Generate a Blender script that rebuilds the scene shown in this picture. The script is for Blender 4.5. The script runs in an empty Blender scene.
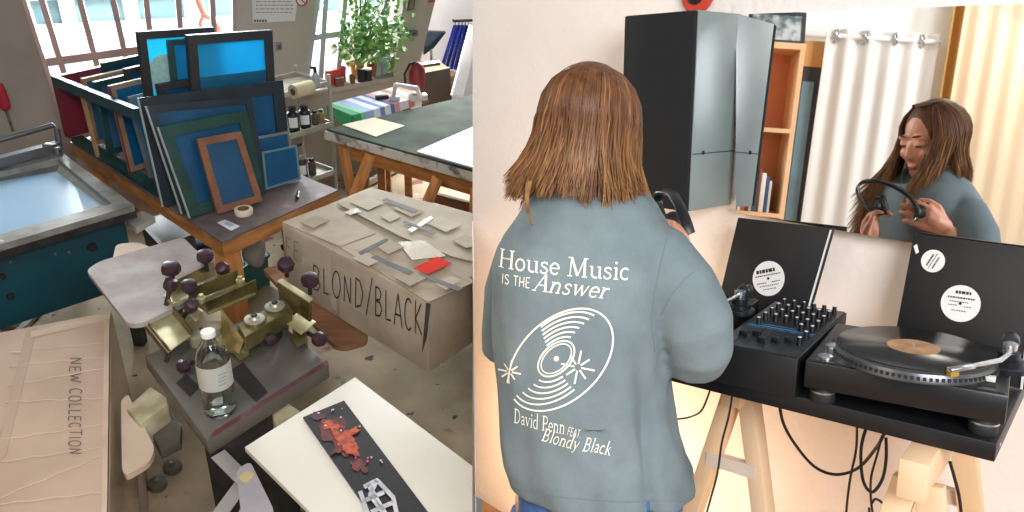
import bpy, bmesh, math, random
from mathutils import Vector as V, Matrix
from mathutils.bvhtree import BVHTree
random.seed(7)
R = math.radians
C = bpy.context.scene.collection
S = bpy.context.scene

# ------------------------------------------------------------------ camera
F, CX, CY = 800.0, 512.0, 256.0          # focal length in pixels of a 1024 x 512 frame
EYE = 1.63                                # camera above the music room's floor
PITCH = R(12.07)
def axes(p, roll=0.0):
    f = V((0, math.cos(p), -math.sin(p))); u = V((0, math.sin(p), math.cos(p))); r = V((1, 0, 0))
    return (math.cos(roll)*r + math.sin(roll)*u, -math.sin(roll)*r + math.cos(roll)*u, f)
def cam_matrix(ax, loc):
    r, u, f = ax
    m = Matrix((r, u, -f)).transposed().to_4x4(); m.translation = loc
    return m
AXR = axes(PITCH); CAMR = V((0, 0, EYE))
cd = bpy.data.cameras.new('camera'); cam = bpy.data.objects.new('camera', cd); C.objects.link(cam)
cd.sensor_width = 36.0; cd.lens = 36.0*F/1024.0; cd.clip_start = 0.05; cd.clip_end = 300
cam.matrix_world = cam_matrix(AXR, CAMR); S.camera = cam
# the workshop lies a little lower and its floor climbs away from the opening
HL = 2.4
AXL = axes(R(28.0), R(2.5)); CAML = V((0, 0, HL))
WS = cam_matrix(AXR, CAMR) @ cam_matrix(AXL, CAML).inverted()
ID = Matrix.Identity(4)
W = [ID]

# ------------------------------------------------------------------ view, world
S.view_settings.view_transform = 'Standard'; S.view_settings.look = 'None'
S.view_settings.gamma = 1.0; S.view_settings.exposure = 0.0
try: S.view_settings.use_curve_mapping = False
except Exception: pass
try:
    S.cycles.use_denoising = True; S.cycles.denoiser = 'OPENIMAGEDENOISE'
    S.cycles.max_bounces = 10; S.cycles.transmission_bounces = 10; S.cycles.transparent_max_bounces = 12
    S.cycles.caustics_reflective = False; S.cycles.caustics_refractive = False
    S.cycles.sample_clamp_indirect = 6
except Exception: pass
wd = bpy.data.worlds.new('daylight'); S.world = wd; wd.use_nodes = True
wd.node_tree.nodes['Background'].inputs[0].default_value = (0.93, 0.96, 1.0, 1)
wd.node_tree.nodes['Background'].inputs[1].default_value = 0.2

def area(loc, target, sx, sy, power, col, mat=None):
    l = bpy.data.lights.new('area_light', 'AREA'); l.shape = 'RECTANGLE'; l.size = sx; l.size_y = sy
    l.energy = power; l.color = col
    o = bpy.data.objects.new('area_light', l); C.objects.link(o)
    d = (V(target) - V(loc)).normalized()
    m = Matrix.Translation(V(loc)) @ d.to_track_quat('-Z', 'Y').to_matrix().to_4x4()
    o.matrix_world = (mat or ID) @ m
    return o
def point(loc, power, col, rad=0.08):
    l = bpy.data.lights.new('lamp', 'POINT'); l.energy = power; l.color = col; l.shadow_soft_size = rad
    o = bpy.data.objects.new('lamp', l); C.objects.link(o); o.location = loc
    return o
# area light added behind the camera for an assumed, unbuilt window, two added overhead fills, an assumed warm lamp unseen low behind the person
area((0.9, -1.5, 2.3), (0.45, 1.7, 1.15), 1.6, 1.4, 150, (0.97, 0.98, 1.0))  # added soft light; no window stands there
area((-1.5, 0.4, 2.62), (-0.2, 1.7, 1.2), 0.5, 1.6, 18, (1.0, 0.88, 0.72))  # warm fill added overhead, out of the mirror's view
area((-0.9, 0.2, 2.7), (-1.95, 1.0, 1.3), 0.7, 1.4, 20, (1.0, 0.98, 0.95))  # added fill that brightens the reflected curtains
point((0.08, 2.15, 0.42), 19, (1.0, 0.68, 0.40), 0.12)  # assumed warm lamp, added as a bare point light
# daylight through the workshop's windows
area((-2.2, 8.0, 2.9), (-2.2, 10.8, 1.0), 6.0, 1.6, 620, (1.0, 1.0, 1.0), WS)  # added area light that brightens the facade outside
area((-2.45, 5.9, 1.6), (-1.2, 2.6, .7), 1.9, 1.6, 330, (0.98, 0.98, 1.0), WS)
area((-0.75, 6.5, 1.75), (-0.6, 3.0, .6), 1.0, 1.3, 260, (1.0, 0.98, 0.95), WS)
area((0.9, 8.2, 2.6), (0.6, 7.6, .9), 1.5, 1.0, 100, (0.98, 0.97, 1.0), WS)  # added area light over the far recess, not at a window


# ------------------------------------------------------------------ pixels to places
def ray(ax, x, y): return ax[2] + ax[0]*((x-CX)/F) - ax[1]*((y-CY)/F)
def L(x, y, z):                                   # workshop: on a level plane z
    d = ray(AXL, x, y); return CAML + d*((z-HL)/d.z)
def Lpl(x, y, p, n):                              # workshop: on a plane
    d = ray(AXL, x, y); return CAML + d*((p-CAML).dot(n)/d.dot(n))
def Ld(x, y, t): return CAML + ray(AXL, x, y)*t
def Lup(p, y):                                    # point straight above p whose height in the photo is y
    best = None
    lo, hi = -1.0, 4.0
    def py(z):
        q = V((p.x, p.y, z)) - CAML; dz = q.dot(AXL[2]); return CY - F*q.dot(AXL[1])/dz
    for _ in range(50):
        mid = (lo+hi)/2
        if py(mid) > y: lo = mid
        else: hi = mid
    return V((p.x, p.y, (lo+hi)/2))
def Rz(x, y, z):
    d = ray(AXR, x, y); return CAMR + d*((z-EYE)/d.z)
def Ry(x, y, Y):
    d = ray(AXR, x, y); return CAMR + d*(Y/d.y)
def Rpl(x, y, p, n):
    d = ray(AXR, x, y); return CAMR + d*((p-CAMR).dot(n)/d.dot(n))
WN = V((0.757, 0.654, 0)).normalized(); WD = 1.83      # the long wall: WN . p = WD
WU = V((WN.y, -WN.x, 0))                                # along the wall, to the right
def Rw(x, y, off=0.0):
    d = ray(AXR, x, y); return CAMR + d*((WD-off-CAMR.dot(WN))/d.dot(WN))
def rproj(p):
    q = p-CAMR; z = q.dot(AXR[2]); return (CX+F*q.dot(AXR[0])/z, CY-F*q.dot(AXR[1])/z, z)

# ------------------------------------------------------------------ materials
MATS = {}
def lin(c):
    return tuple(((v/255)/12.92 if v/255 <= 0.04045 else ((v/255+0.055)/1.055)**2.4) for v in c)
def hexc(h): return lin((int(h[0:2], 16), int(h[2:4], 16), int(h[4:6], 16)))
def mat(name, h, rough=0.6, metal=0.0, var=0.12, scale=6.0, bump=0.0, bscale=60.0, spec=0.5, h2=None, detail=4.0, stretch=(1, 1, 1), cut=None, coat=0.0):
    """principled surface whose colour wanders between h and h2 by noise"""
    if name in MATS: return MATS[name]
    m = bpy.data.materials.new(name); m.use_nodes = True; nt = m.node_tree; N = nt.nodes; K = nt.links
    b = N['Principled BSDF']
    c = hexc(h); c2 = hexc(h2) if h2 else tuple(max(0, v*(1-var*1.6)) for v in c)
    tc = N.new('ShaderNodeTexCoord'); mp = N.new('ShaderNodeMapping'); K.new(tc.outputs['Object'], mp.inputs['Vector'])
    mp.inputs['Scale'].default_value = stretch
    nz = N.new('ShaderNodeTexNoise'); nz.inputs['Scale'].default_value = scale; nz.inputs['Detail'].default_value = detail
    K.new(mp.outputs[0], nz.inputs['Vector'])
    cr = N.new('ShaderNodeValToRGB'); e = cr.color_ramp.elements
    lo, hi = cut if cut else (0.35, 0.68)
    e[0].position = lo; e[1].position = hi; e[0].color = (*c2, 1); e[1].color = (*c, 1)
    K.new(nz.outputs['Fac'], cr.inputs[0]); K.new(cr.outputs[0], b.inputs['Base Color'])
    b.inputs['Roughness'].default_value = rough; b.inputs['Metallic'].default_value = metal
    b.inputs['Specular IOR Level'].default_value = spec
    if coat: b.inputs['Coat Weight'].default_value = coat; b.inputs['Coat Roughness'].default_value = 0.15
    if bump:
        n2 = N.new('ShaderNodeTexNoise'); n2.inputs['Scale'].default_value = bscale; n2.inputs['Detail'].default_value = 3
        K.new(mp.outputs[0], n2.inputs['Vector'])
        bp = N.new('ShaderNodeBump'); bp.inputs['Strength'].default_value = bump; bp.inputs['Distance'].default_value = 0.01
        K.new(n2.outputs['Fac'], bp.inputs['Height']); K.new(bp.outputs[0], b.inputs['Normal'])
    MATS[name] = m
    return m
def node_mat(name):
    m = bpy.data.materials.new(name); m.use_nodes = True; MATS[name] = m
    return m, m.node_tree, m.node_tree.nodes['Principled BSDF']
def emis(name, h, s):
    m = bpy.data.materials.new(name); m.use_nodes = True; N = m.node_tree.nodes
    b = N['Principled BSDF']; b.inputs['Base Color'].default_value = (0, 0, 0, 1)
    b.inputs['Emission Color'].default_value = (*hexc(h), 1); b.inputs['Emission Strength'].default_value = s
    MATS[name] = m
    return m
def glass(name, h='ffffff', rough=0.02, ior=1.45):
    m, nt, b = node_mat(name)
    b.inputs['Base Color'].default_value = (*hexc(h), 1); b.inputs['Roughness'].default_value = rough
    b.inputs['Transmission Weight'].default_value = 1.0; b.inputs['IOR'].default_value = ior
    return m
def pane_mat(name, h='f4f8f8'):
    m = bpy.data.materials.new(name); m.use_nodes = True; nt = m.node_tree; N = nt.nodes; K = nt.links
    N.remove(N['Principled BSDF']); out = N['Material Output']
    t = N.new('ShaderNodeBsdfTransparent'); t.inputs[0].default_value = (*hexc(h), 1)
    g = N.new('ShaderNodeBsdfGlossy'); g.inputs['Roughness'].default_value = 0.03
    fr = N.new('ShaderNodeFresnel'); fr.inputs[0].default_value = 1.3
    mx = N.new('ShaderNodeMixShader'); K.new(fr.outputs[0], mx.inputs[0]); K.new(t.outputs[0], mx.inputs[1]); K.new(g.outputs[0], mx.inputs[2])
    K.new(mx.outputs[0], out.inputs[0]); MATS[name] = m
    return m

# ------------------------------------------------------------------ mesh helpers (all in the room's own coordinates)
class B:
    def __init__(s): s.bm = bmesh.new()
    def poly(s, pts):
        vs = [s.bm.verts.new(p) for p in pts]; s.bm.faces.new(vs); return s
    def prism(s, top, bot):
        n = len(top); a = [s.bm.verts.new(p) for p in top]; b = [s.bm.verts.new(p) for p in bot]
        s.bm.faces.new(a); s.bm.faces.new(list(reversed(b)))
        for i in range(n):
            j = (i+1) % n; s.bm.faces.new((a[j], a[i], b[i], b[j]))
        return s
    def slab(s, pts, t):                           # planar outline given thickness t along its normal (backwards)
        p = [V(q) for q in pts]
        n = V((0, 0, 0))
        for i in range(len(p)): n += (p[i]-p[0]).cross(p[(i+1) % len(p)]-p[0])
        n.normalize(); return s.prism(p, [q-n*t for q in p])
    def drop(s, pts, z): return s.prism([V(p) for p in pts], [V((p[0], p[1], z)) for p in pts])
    def box(s, c, sz, rz=0, m=None):
        hx, hy, hz = (v/2 for v in sz); mt = Matrix.Translation(V(c)) @ Matrix.Rotation(rz, 4, 'Z')
        if m is not None: mt = Matrix.Translation(V(c)) @ m.to_4x4()
        t = [mt @ V((x, y, hz)) for x, y in ((-hx, -hy), (hx, -hy), (hx, hy), (-hx, hy))]
        b = [mt @ V((x, y, -hz)) for x, y in ((-hx, -hy), (hx, -hy), (hx, hy), (-hx, hy))]
        return s.prism(t, b)
    def bar(s, p, q, w, h, up=V((0, 0, 1))):       # rectangular beam from p to q, w sideways, h along up
        p, q = V(p), V(q); d = (q-p).normalized(); sd = d.cross(up)
        if sd.length < 1e-4: sd = d.cross(V((1, 0, 0)))
        sd.normalize(); u = sd.cross(d).normalized()
        f = lambda c: [c+sd*a*w/2+u*b*h/2 for a, b in ((-1, -1), (1, -1), (1, 1), (-1, 1))]
        return s.prism(f(q), f(p))
    def tube(s, pts, r, n=8, cap=True):
        pts = [V(p) for p in pts]; rs = r if isinstance(r, (list, tuple)) else [r]*len(pts)
        rings = []; prev = None
        for i, p in enumerate(pts):
            d = (pts[min(i+1, len(pts)-1)]-pts[max(i-1, 0)]).normalized()
            if prev is None:
                a = d.cross(V((0, 0, 1)))
                if a.length < 1e-3: a = d.cross(V((1, 0, 0)))
            else: a = prev - d*prev.dot(d)
            a.normalize(); b = d.cross(a); prev = a
            rings.append([s.bm.verts.new(p+(a*math.cos(2*math.pi*k/n)+b*math.sin(2*math.pi*k/n))*rs[i]) for k in range(n)])
        for i in range(len(rings)-1):
            for k in range(n):
                j = (k+1) % n; s.bm.faces.new((rings[i][k], rings[i][j], rings[i+1][j], rings[i+1][k]))
        if cap: s.bm.faces.new(list(reversed(rings[0]))); s.bm.faces.new(rings[-1])
        return s
    def lathe(s, c, prof, n=24, m=None):           # prof: (radius, height) from bottom to top, about local z
        mt = Matrix.Translation(V(c)) @ (m.to_4x4() if m is not None else ID)
        rings = []
        for r, h in prof:
            if r < 1e-6: rings.append([s.bm.verts.new(mt @ V((0, 0, h)))])
            else: rings.append([s.bm.verts.new(mt @ V((r*math.cos(2*math.pi*k/n), r*math.sin(2*math.pi*k/n), h))) for k in range(n)])
        for a, b in zip(rings, rings[1:]):
            for k in range(n):
                j = (k+1) % n
                if len(a) == 1 and len(b) == 1: continue
                if len(a) == 1: s.bm.faces.new((a[0], b[j], b[k]))
                elif len(b) == 1: s.bm.faces.new((a[k], a[j], b[0]))
                else: s.bm.faces.new((a[k], a[j], b[j], b[k]))
        if len(rings[0]) > 1: s.bm.faces.new(list(reversed(rings[0])))
        if len(rings[-1]) > 1: s.bm.faces.new(rings[-1])
        return s
    def ball(s, c, r, n=12, sc=(1, 1, 1), m=None):
        pr = [(math.sin(math.pi*i/n), -math.cos(math.pi*i/n)) for i in range(n+1)]
        k = len(s.bm.verts); s.lathe((0, 0, 0), [(a if a > 1e-5 else 0, b) for a, b in pr], 2*n)
        s.bm.verts.ensure_lookup_table()
        mm = m.to_3x3() if m is not None else Matrix.Identity(3)
        for v in s.bm.verts[k:]: v.co = V(c) + mm @ V((v.co.x*r*sc[0], v.co.y*r*sc[1], v.co.z*r*sc[2]))
        return s
    def loft(s, rings, cap=True, closed=True):
        rs = [[s.bm.verts.new(p) for p in r] for r in rings]; n = len(rs[0])
        for a, b in zip(rs, rs[1:]):
            for k in range(n if closed else n-1):
                j = (k+1) % n; s.bm.faces.new((a[k], a[j], b[j], b[k]))
        if cap and closed: s.bm.faces.new(list(reversed(rs[0]))); s.bm.faces.new(rs[-1])
        return s
    def frame(s, q, w, t):                         # rectangular frame on quad q (in order), border w, thickness t
        q = [V(p) for p in q]; n = (q[1]-q[0]).cross(q[3]-q[0]).normalized()
        inn = inset(q, w)
        for i in range(4):
            j = (i+1) % 4; s.prism([q[i], q[j], inn[j], inn[i]], [p-n*t for p in (q[i], q[j], inn[j], inn[i])])
        return s
    def cut(s, p, n):                              # remove what lies on the side the normal points to, close the cut
        g = s.bm.verts[:]+s.bm.edges[:]+s.bm.faces[:]
        r = bmesh.ops.bisect_plane(s.bm, geom=g, plane_co=p, plane_no=n, clear_outer=True, dist=1e-5)
        ed = [e for e in r['geom_cut'] if isinstance(e, bmesh.types.BMEdge)]
        if ed: bmesh.ops.holes_fill(s.bm, edges=[e for e in s.bm.edges if e.is_boundary and e in ed], sides=0)
        return s
    def bev(s, w, seg=2, ang=0.5):
        bmesh.ops.recalc_face_normals(s.bm, faces=s.bm.faces[:])
        es = [e for e in s.bm.edges if len(e.link_faces) == 2 and e.calc_face_angle(0) > ang]
        try: bmesh.ops.bevel(s.bm, geom=es, offset=w, offset_type='OFFSET', segments=seg, profile=0.5, affect='EDGES', clamp_overlap=True)
        except Exception: pass
        return s
def inset(q, w):
    out = []
    for i in range(4):
        a, b, c = q[i-1], q[i], q[(i+1) % 4]
        e1 = (a-b).normalized(); e2 = (c-b).normalized(); sn = max(0.2, e1.cross(e2).length)
        out.append(b+(e1+e2)*(w/sn))
    return out
FM = {}
def _mesh(name, b, m, M, smooth):
    me = bpy.data.meshes.new(name); bm = b.bm
    bmesh.ops.recalc_face_normals(bm, faces=bm.faces[:])
    bm.transform(M.inverted())
    bm.to_mesh(me); bm.free()
    for x in (m if isinstance(m, (list, tuple)) else [m]): me.materials.append(x)
    if smooth:
        for p in me.polygons: p.use_smooth = True
        try: me.set_sharp_from_angle(angle=R(38))
        except Exception: pass
    return me
def tag(o, label=None, cat=None, group=None, kind=None):
    if label: o['label'] = label
    if cat: o['category'] = cat
    if group: o['group'] = group
    if kind: o['kind'] = kind
    return o
def thing(name, label, cat, loc, group=None):
    o = bpy.data.objects.new(name, None); C.objects.link(o); o.empty_display_size = 0.05
    M = Matrix.Translation(V(loc)); FM[o.name] = M; o.matrix_world = W[0] @ M
    return tag(o, label, cat, group)
def solo(name, b, m, label, cat, loc=None, group=None, smooth=True, kind=None):
    if loc is None:
        vs = [v.co for v in b.bm.verts]; loc = V((sum(v.x for v in vs)/len(vs), sum(v.y for v in vs)/len(vs), min(v.z for v in vs)))
    M = Matrix.Translation(V(loc))
    o = bpy.data.objects.new(name, _mesh(name, b, m, M, smooth)); C.objects.link(o)
    FM[o.name] = M; o.matrix_world = W[0] @ M
    return tag(o, label, cat, group, kind)
def part(name, b, m, parent, smooth=True, label=None, kind=None):
    M = FM[parent.name]
    o = bpy.data.objects.new(name, _mesh(name, b, m, M, smooth)); C.objects.link(o); o.parent = parent
    FM[o.name] = M
    return tag(o, label, kind=kind)
def struct(name, b, m, parent=None, smooth=False):
    if parent: return part(name, b, m, parent, smooth)
    o = solo(name, b, m, None, None, V((0, 0, 0)), smooth=smooth); o['kind'] = 'structure'
    return o

# ------------------------------------------------------------------ lettering drawn as strokes
def arc(cx, cy, rx, ry, a0, a1, n=14): return [(cx+rx*math.cos(R(a0+(a1-a0)*i/n)), cy+ry*math.sin(R(a0+(a1-a0)*i/n))) for i in range(n+1)]
T_, t_ = 0.13, 0.055
def sf(x, y, w=0.15): return ([(x-w, y), (x+w, y)], t_)
X = 0.62
SERIF = {   # advance, strokes (points, width); cap height 1
 'H': (0.98, [([(0.17, 0), (0.17, 1)], T_), ([(0.78, 0), (0.78, 1)], T_), ([(0.17, 0.52), (0.78, 0.52)], t_), sf(0.17, 0.02), sf(0.17, 0.98), sf(0.78, 0.02), sf(0.78, 0.98)]),
 'o': (0.66, [(arc(0.32, 0.31, 0.24, 0.30, 0, 360, 24), 0.09)]),
 'u': (0.74, [([(0.16, X), (0.16, 0.2)]+arc(0.36, 0.2, 0.2, 0.17, 180, 300, 8), 0.1), ([(0.58, X), (0.58, 0.02)], 0.11), ([(0.03, X-.02), (0.2, X-.02)], t_), ([(0.44, X-.02), (0.6, X-.02)], t_), ([(0.58, 0.02), (0.7, 0.02)], t_)]),
 's': (0.54, [([(0.44, 0.48), (0.4, 0.57), (0.27, 0.6), (0.13, 0.54), (0.12, 0.43), (0.24, 0.35), (0.38, 0.28), (0.45, 0.17), (0.38, 0.05), (0.24, 0.01), (0.12, 0.05), (0.08, 0.15)], 0.085)]),
 'e': (0.6, [(arc(0.31, 0.31, 0.23, 0.29, 0, 320, 20), 0.09), ([(0.08, 0.33), (0.53, 0.33)], t_)]),
 'M': (1.16, [([(0.15, 0), (0.2, 1)], t_), ([(0.2, 1), (0.56, 0.05)], T_), ([(0.56, 0.05), (0.92, 1)], t_), ([(0.94, 0), (0.92, 1)], T_), sf(0.15, 0.02, .13), sf(0.94, 0.02), sf(0.12, 0.98, .1), sf(1.0, 0.98, .1)]),
 'i': (0.36, [([(0.18, 0), (0.18, X)], 0.11), sf(0.18, 0.02, .13), ([(0.05, X-.02), (0.18, X-.02)], t_), ([(0.17, 0.8), (0.17, 0.92)], 0.12)]),
 'c': (0.56, [(arc(0.31, 0.31, 0.23, 0.29, 45, 315, 20), 0.09)]),
 'D': (0.92, [([(0.2, 0), (0.2, 1)], T_), ([(0.06, 0.02), (0.36, 0.02)]+arc(0.36, 0.5, 0.42, 0.48, -90, 90, 16)+[(0.06, 0.98)], 0.08)]),
 'a': (0.58, [([(0.1, 0.5), (0.2, 0.6), (0.36, 0.58), (0.42, 0.48), (0.42, 0.06), (0.54, 0.03)], 0.09), ([(0.42, 0.38), (0.2, 0.31), (0.09, 0.18), (0.14, 0.04), (0.27, 0.03), (0.42, 0.14)], 0.07)]),
 'v': (0.64, [([(0.1, X), (0.32, 0.02)], 0.11), ([(0.32, 0.02), (0.54, X)], t_), sf(0.1, X-.02, .1), sf(0.55, X-.02, .09)]),
 'd': (0.7, [(arc(0.29, 0.31, 0.22, 0.29, 60, 300, 18), 0.09), ([(0.52, 0), (0.52, 1.04)], 0.11), ([(0.4, 1.02), (0.52, 1.02)], t_), ([(0.52, 0.02), (0.65, 0.02)], t_)]),
 'P': (0.8, [([(0.2, 0), (0.2, 1)], T_), ([(0.06, 0.98), (0.42, 0.98)]+arc(0.42, 0.73, 0.26, 0.25, 90, -90, 12)+[(0.2, 0.48)], 0.075), sf(0.2, 0.02)]),
 'n': (0.74, [([(0.17, 0), (0.17, X)], 0.11), ([(0.17, 0.42)]+arc(0.37, 0.4, 0.19, 0.19, 160, 0, 10)+[(0.56, 0)], 0.1), sf(0.17, 0.02, .12), sf(0.56, 0.02, .12), ([(0.04, X-.02), (0.17, X-.02)], t_)]),
 'A': (0.9, [([(0.12, 0), (0.46, 1)], t_), ([(0.46, 1), (0.78, 0)], T_), ([(0.24, 0.36), (0.66, 0.36)], t_), sf(0.12, 0.02, .12), sf(0.78, 0.02, .14)]),
 'w': (0.94, [([(0.1, X), (0.29, 0.02)], 0.1), ([(0.29, 0.02), (0.47, X)], t_), ([(0.47, X), (0.65, 0.02)], 0.1), ([(0.65, 0.02), (0.84, X)], t_), sf(0.1, X-.02, .09)]),
 'r': (0.54, [([(0.17, 0), (0.17, X)], 0.11), ([(0.17, 0.4), (0.27, 0.55), (0.42, 0.58), (0.47, 0.5)], 0.09), sf(0.17, 0.02, .13), ([(0.04, X-.02), (0.17, X-.02)], t_)]),
 'B': (0.84, [([(0.2, 0), (0.2, 1)], T_), ([(0.06, 0.98), (0.4, 0.98)]+arc(0.4, 0.75, 0.22, 0.23, 90, -90, 10)+[(0.2, 0.52)], 0.08), ([(0.4, 0.52)]+arc(0.42, 0.27, 0.27, 0.25, 90, -90, 10)+[(0.06, 0.02)], 0.08)]),
 'l': (0.36, [([(0.18, 0), (0.18, 1.04)], 0.11), sf(0.18, 0.02, .13), ([(0.05, 1.02), (0.18, 1.02)], t_)]),
 'y': (0.64, [([(0.1, X), (0.33, 0.04)], 0.1), ([(0.55, X), (0.33, 0.04), (0.2, -0.24), (0.06, -0.22)], 0.06), sf(0.1, X-.02, .09)]),
 'k': (0.7, [([(0.17, 0), (0.17, 1.04)], 0.11), ([(0.17, 0.25), (0.52, 0.6)], t_), ([(0.3, 0.37), (0.58, 0.02)], 0.1), sf(0.17, 0.02, .12), sf(0.58, 0.02, .1)]),
 ' ': (0.4, [])}
SANS = {
 'I': (0.3, [[(0.14, 0), (0.14, 1)]]), 'S': (0.64, [[(0.55, 0.84), (0.44, 0.97), (0.24, 0.98), (0.1, 0.85), (0.13, 0.65), (0.32, 0.53), (0.5, 0.43), (0.57, 0.24), (0.46, 0.05), (0.24, 0.02), (0.08, 0.16)]]),
 'T': (0.66, [[(0.02, 1), (0.62, 1)], [(0.32, 1), (0.32, 0)]]), 'H': (0.74, [[(0.1, 0), (0.1, 1)], [(0.62, 0), (0.62, 1)], [(0.1, 0.5), (0.62, 0.5)]]),
 'E': (0.62, [[(0.54, 1), (0.1, 1), (0.1, 0), (0.55, 0)], [(0.1, 0.52), (0.48, 0.52)]]), 'F': (0.58, [[(0.54, 1), (0.1, 1), (0.1, 0)], [(0.1, 0.52), (0.46, 0.52)]]),
 'A': (0.7, [[(0.02, 0), (0.33, 1), (0.64, 0)], [(0.13, 0.34), (0.53, 0.34)]]), '.': (0.3, [[(0.12, 0), (0.12, 0.1)]]),
 'B': (0.72, [[(0.1, 0), (0.12, 1)], [(0.12, 1), (0.4, 0.97), (0.55, 0.8), (0.45, 0.6), (0.12, 0.52)], [(0.12, 0.52), (0.48, 0.48), (0.62, 0.25), (0.45, 0.04), (0.1, 0)]]),
 'L': (0.6, [[(0.1, 1), (0.1, 0), (0.52, 0.03)]]), 'O': (0.8, [arc(0.38, 0.5, 0.3, 0.5, 90, 450, 20)]),
 'N': (0.78, [[(0.1, 0), (0.13, 1), (0.58, 0.02), (0.63, 1)]]), 'D': (0.78, [[(0.1, 0), (0.12, 1), (0.45, 0.92), (0.65, 0.55), (0.5, 0.12), (0.1, 0)]]),
 '/': (0.6, [[(0.05, -0.15), (0.52, 1.15)]]), 'C': (0.7, [arc(0.4, 0.5, 0.32, 0.5, 50, 310, 16)]),
 'K': (0.7, [[(0.1, 0), (0.12, 1)], [(0.58, 0.95), (0.12, 0.45), (0.62, 0.02)]]), 'W': (0.95, [[(0.05, 1), (0.25, 0), (0.45, 0.8), (0.65, 0), (0.86, 1)]]), ' ': (0.4, [])}
def serif(text, slant=0.0, sq=1.0):
    x = 0; out = []
    for ch in text:
        a, st = SERIF[ch]
        for pts, w in st: out.append(([((x+p*sq)+slant*q, q) for p, q in pts], w))
        x += a*sq
    return out, x
def sans(text, w=0.1, sp=0.08, jit=0.0, seed=1):
    rnd = random.Random(seed); x = 0; out = []
    for ch in text:
        a, st = SANS[ch]; dy = rnd.uniform(-jit, jit); k = 1+rnd.uniform(-jit, jit)
        for pts in st: out.append(([(x+p*k+rnd.uniform(-jit, jit)*.15, q*k+dy) for p, q in pts], w))
        x += a+sp
    return out, x
def dense(pts, step):
    out = []
    for a, b in zip(pts, pts[1:]):
        n = max(1, int(math.dist(a, b)/step)); out += [(a[0]+(b[0]-a[0])*i/n, a[1]+(b[1]-a[1])*i/n) for i in range(n)]
    return out+[pts[-1]]
def ink(b, strokes, place, step=0.08):
    """strokes in letter space -> ribbons on a surface; place(x, y) gives the point"""
    for pts, w in strokes:
        pts = dense(pts, step); le = []; ri = []
        for i, p in enumerate(pts):
            a = pts[max(i-1, 0)]; c = pts[min(i+1, len(pts)-1)]
            dx, dy = c[0]-a[0], c[1]-a[1]; l = math.hypot(dx, dy) or 1
            nx, ny = -dy/l*w/2, dx/l*w/2
            le.append(b.bm.verts.new(place(p[0]+nx, p[1]+ny))); ri.append(b.bm.verts.new(place(p[0]-nx, p[1]-ny)))
        for i in range(len(pts)-1):
            try: b.bm.faces.new((le[i], ri[i], ri[i+1], le[i+1]))
            except Exception: pass
    return b

# ================================================================== THE MUSIC ROOM (right)
ZUP = V((0, 0, 1))
plaster = mat('white_plaster', 'ece6e2', 0.9, var=0.03, scale=3, bump=0.35, bscale=45)
black_lam = mat('black_laminate', '121316', 0.4, var=0.25, scale=4)
black_matte = mat('black_matte', '16171a', 0.7, var=0.2, scale=8)
black_gloss = mat('black_gloss', '121316', 0.22, var=0.2)
silver = mat('silver_metal', 'c9ccd0', 0.28, 0.95, var=0.1)
pine = mat('pine_wood', 'e4c8a8', 0.6, h2='d3ae84', scale=3, stretch=(1, 1, 0.12), detail=6, bump=0.1, bscale=30)
white_lab = mat('white_paper', 'eceae6', 0.7, var=0.06)
ink_blk = mat('black_print', '2b2b2d', 0.8)
rubber = mat('black_rubber', '18191b', 0.65)

# camera-side end of the long wall and of the low wall beside it
CUTW = -(AXR[0]*F+AXR[2]*(CX-472.6))
b = B(); a0 = Rw(462, 300); a0.z = 0; a1 = V((WN.x*WD, WN.y*WD, 0))+WU*1.9
b.prism([p+ZUP*2.7 for p in (a0, a1, a1+WN*0.12, a0+WN*0.12)], [a0, a1, a1+WN*0.12, a0+WN*0.12]); b.cut(CAMR, CUTW)
struct('wall_back', b, plaster)
# low party wall between the two rooms
d0 = (AXR[1].cross(CUTW)).normalized()
if d0.y < 0: d0 = -d0
hd0 = V((d0.x, d0.y, 0)).normalized(); s0 = V((hd0.y, -hd0.x, 0))
b = B(); p0 = hd0*2.06; p1 = hd0*2.97
b.prism([p+ZUP*1.13 for p in (p0, p1, p1+s0*.003, p0+s0*.003)], [p+ZUP*-0.6 for p in (p0, p1, p1+s0*.003, p0+s0*.003)])
struct('wall_left', b, plaster)
# floor of the music room
b = B(); fl = [V((-2.1, -1.6, 0)), V((3.2, -1.6, 0)), V((3.2, .2, 0)), a1+WN*.1, V((-.12, 2.95, 0)), V((-.1, 2.0, 0)), V((-1.44, 1.95, 0)), V((-1.38, 1.78, 0)), V((-2.1, 1.78, 0))]
b.drop(fl, -0.08); struct('floor_music_room', b, mat('oak_floor', 'a98460', 0.5, h2='8c6a48', scale=2, stretch=(1, 6, 1)))
# wall behind the curtains, seen in the mirror
b = B(); b.box((-2.05, .0, 1.4), (.1, 3.6, 2.8)); struct('wall_curtain', b, mat('cream_wall', 'eeeeea', 0.9, var=.03))

# ---- mirror
AL = R(-3.0)
MN = V((-WN.x*math.cos(AL), -WN.y*math.cos(AL), -math.sin(AL)))
PIV = Rw(860, 236, .045)
def Rmp(x, y, o=0): return Rpl(x, y, PIV+MN*o, MN)
def Rm(x, y, XX=None, wd=None):                  # what the mirror shows at a pixel: the real place
    d = ray(AXR, x, y); p = Rmp(x, y); r = d-2*d.dot(MN)*MN
    if XX is not None: t = (XX-p.x)/r.x
    else: t = (-wd-(p-V((WN.x*WD, WN.y*WD, 0))).dot(WN))/r.dot(WN)
    return p+r*t
mq = [Rmp(736, 14.5), Rmp(1075, 1.5), Rmp(1075, 271), Rmp(736, 212.5)]
m, nt, bs = node_mat('mirror_glass'); bs.inputs['Base Color'].default_value = (.93, .94, .94, 1); bs.inputs['Metallic'].default_value = 1; bs.inputs['Roughness'].default_value = 0.015
mir = thing('wall_mirror', 'large frameless mirror on the white wall behind the record sleeves', 'mirror', mq[3])
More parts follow.
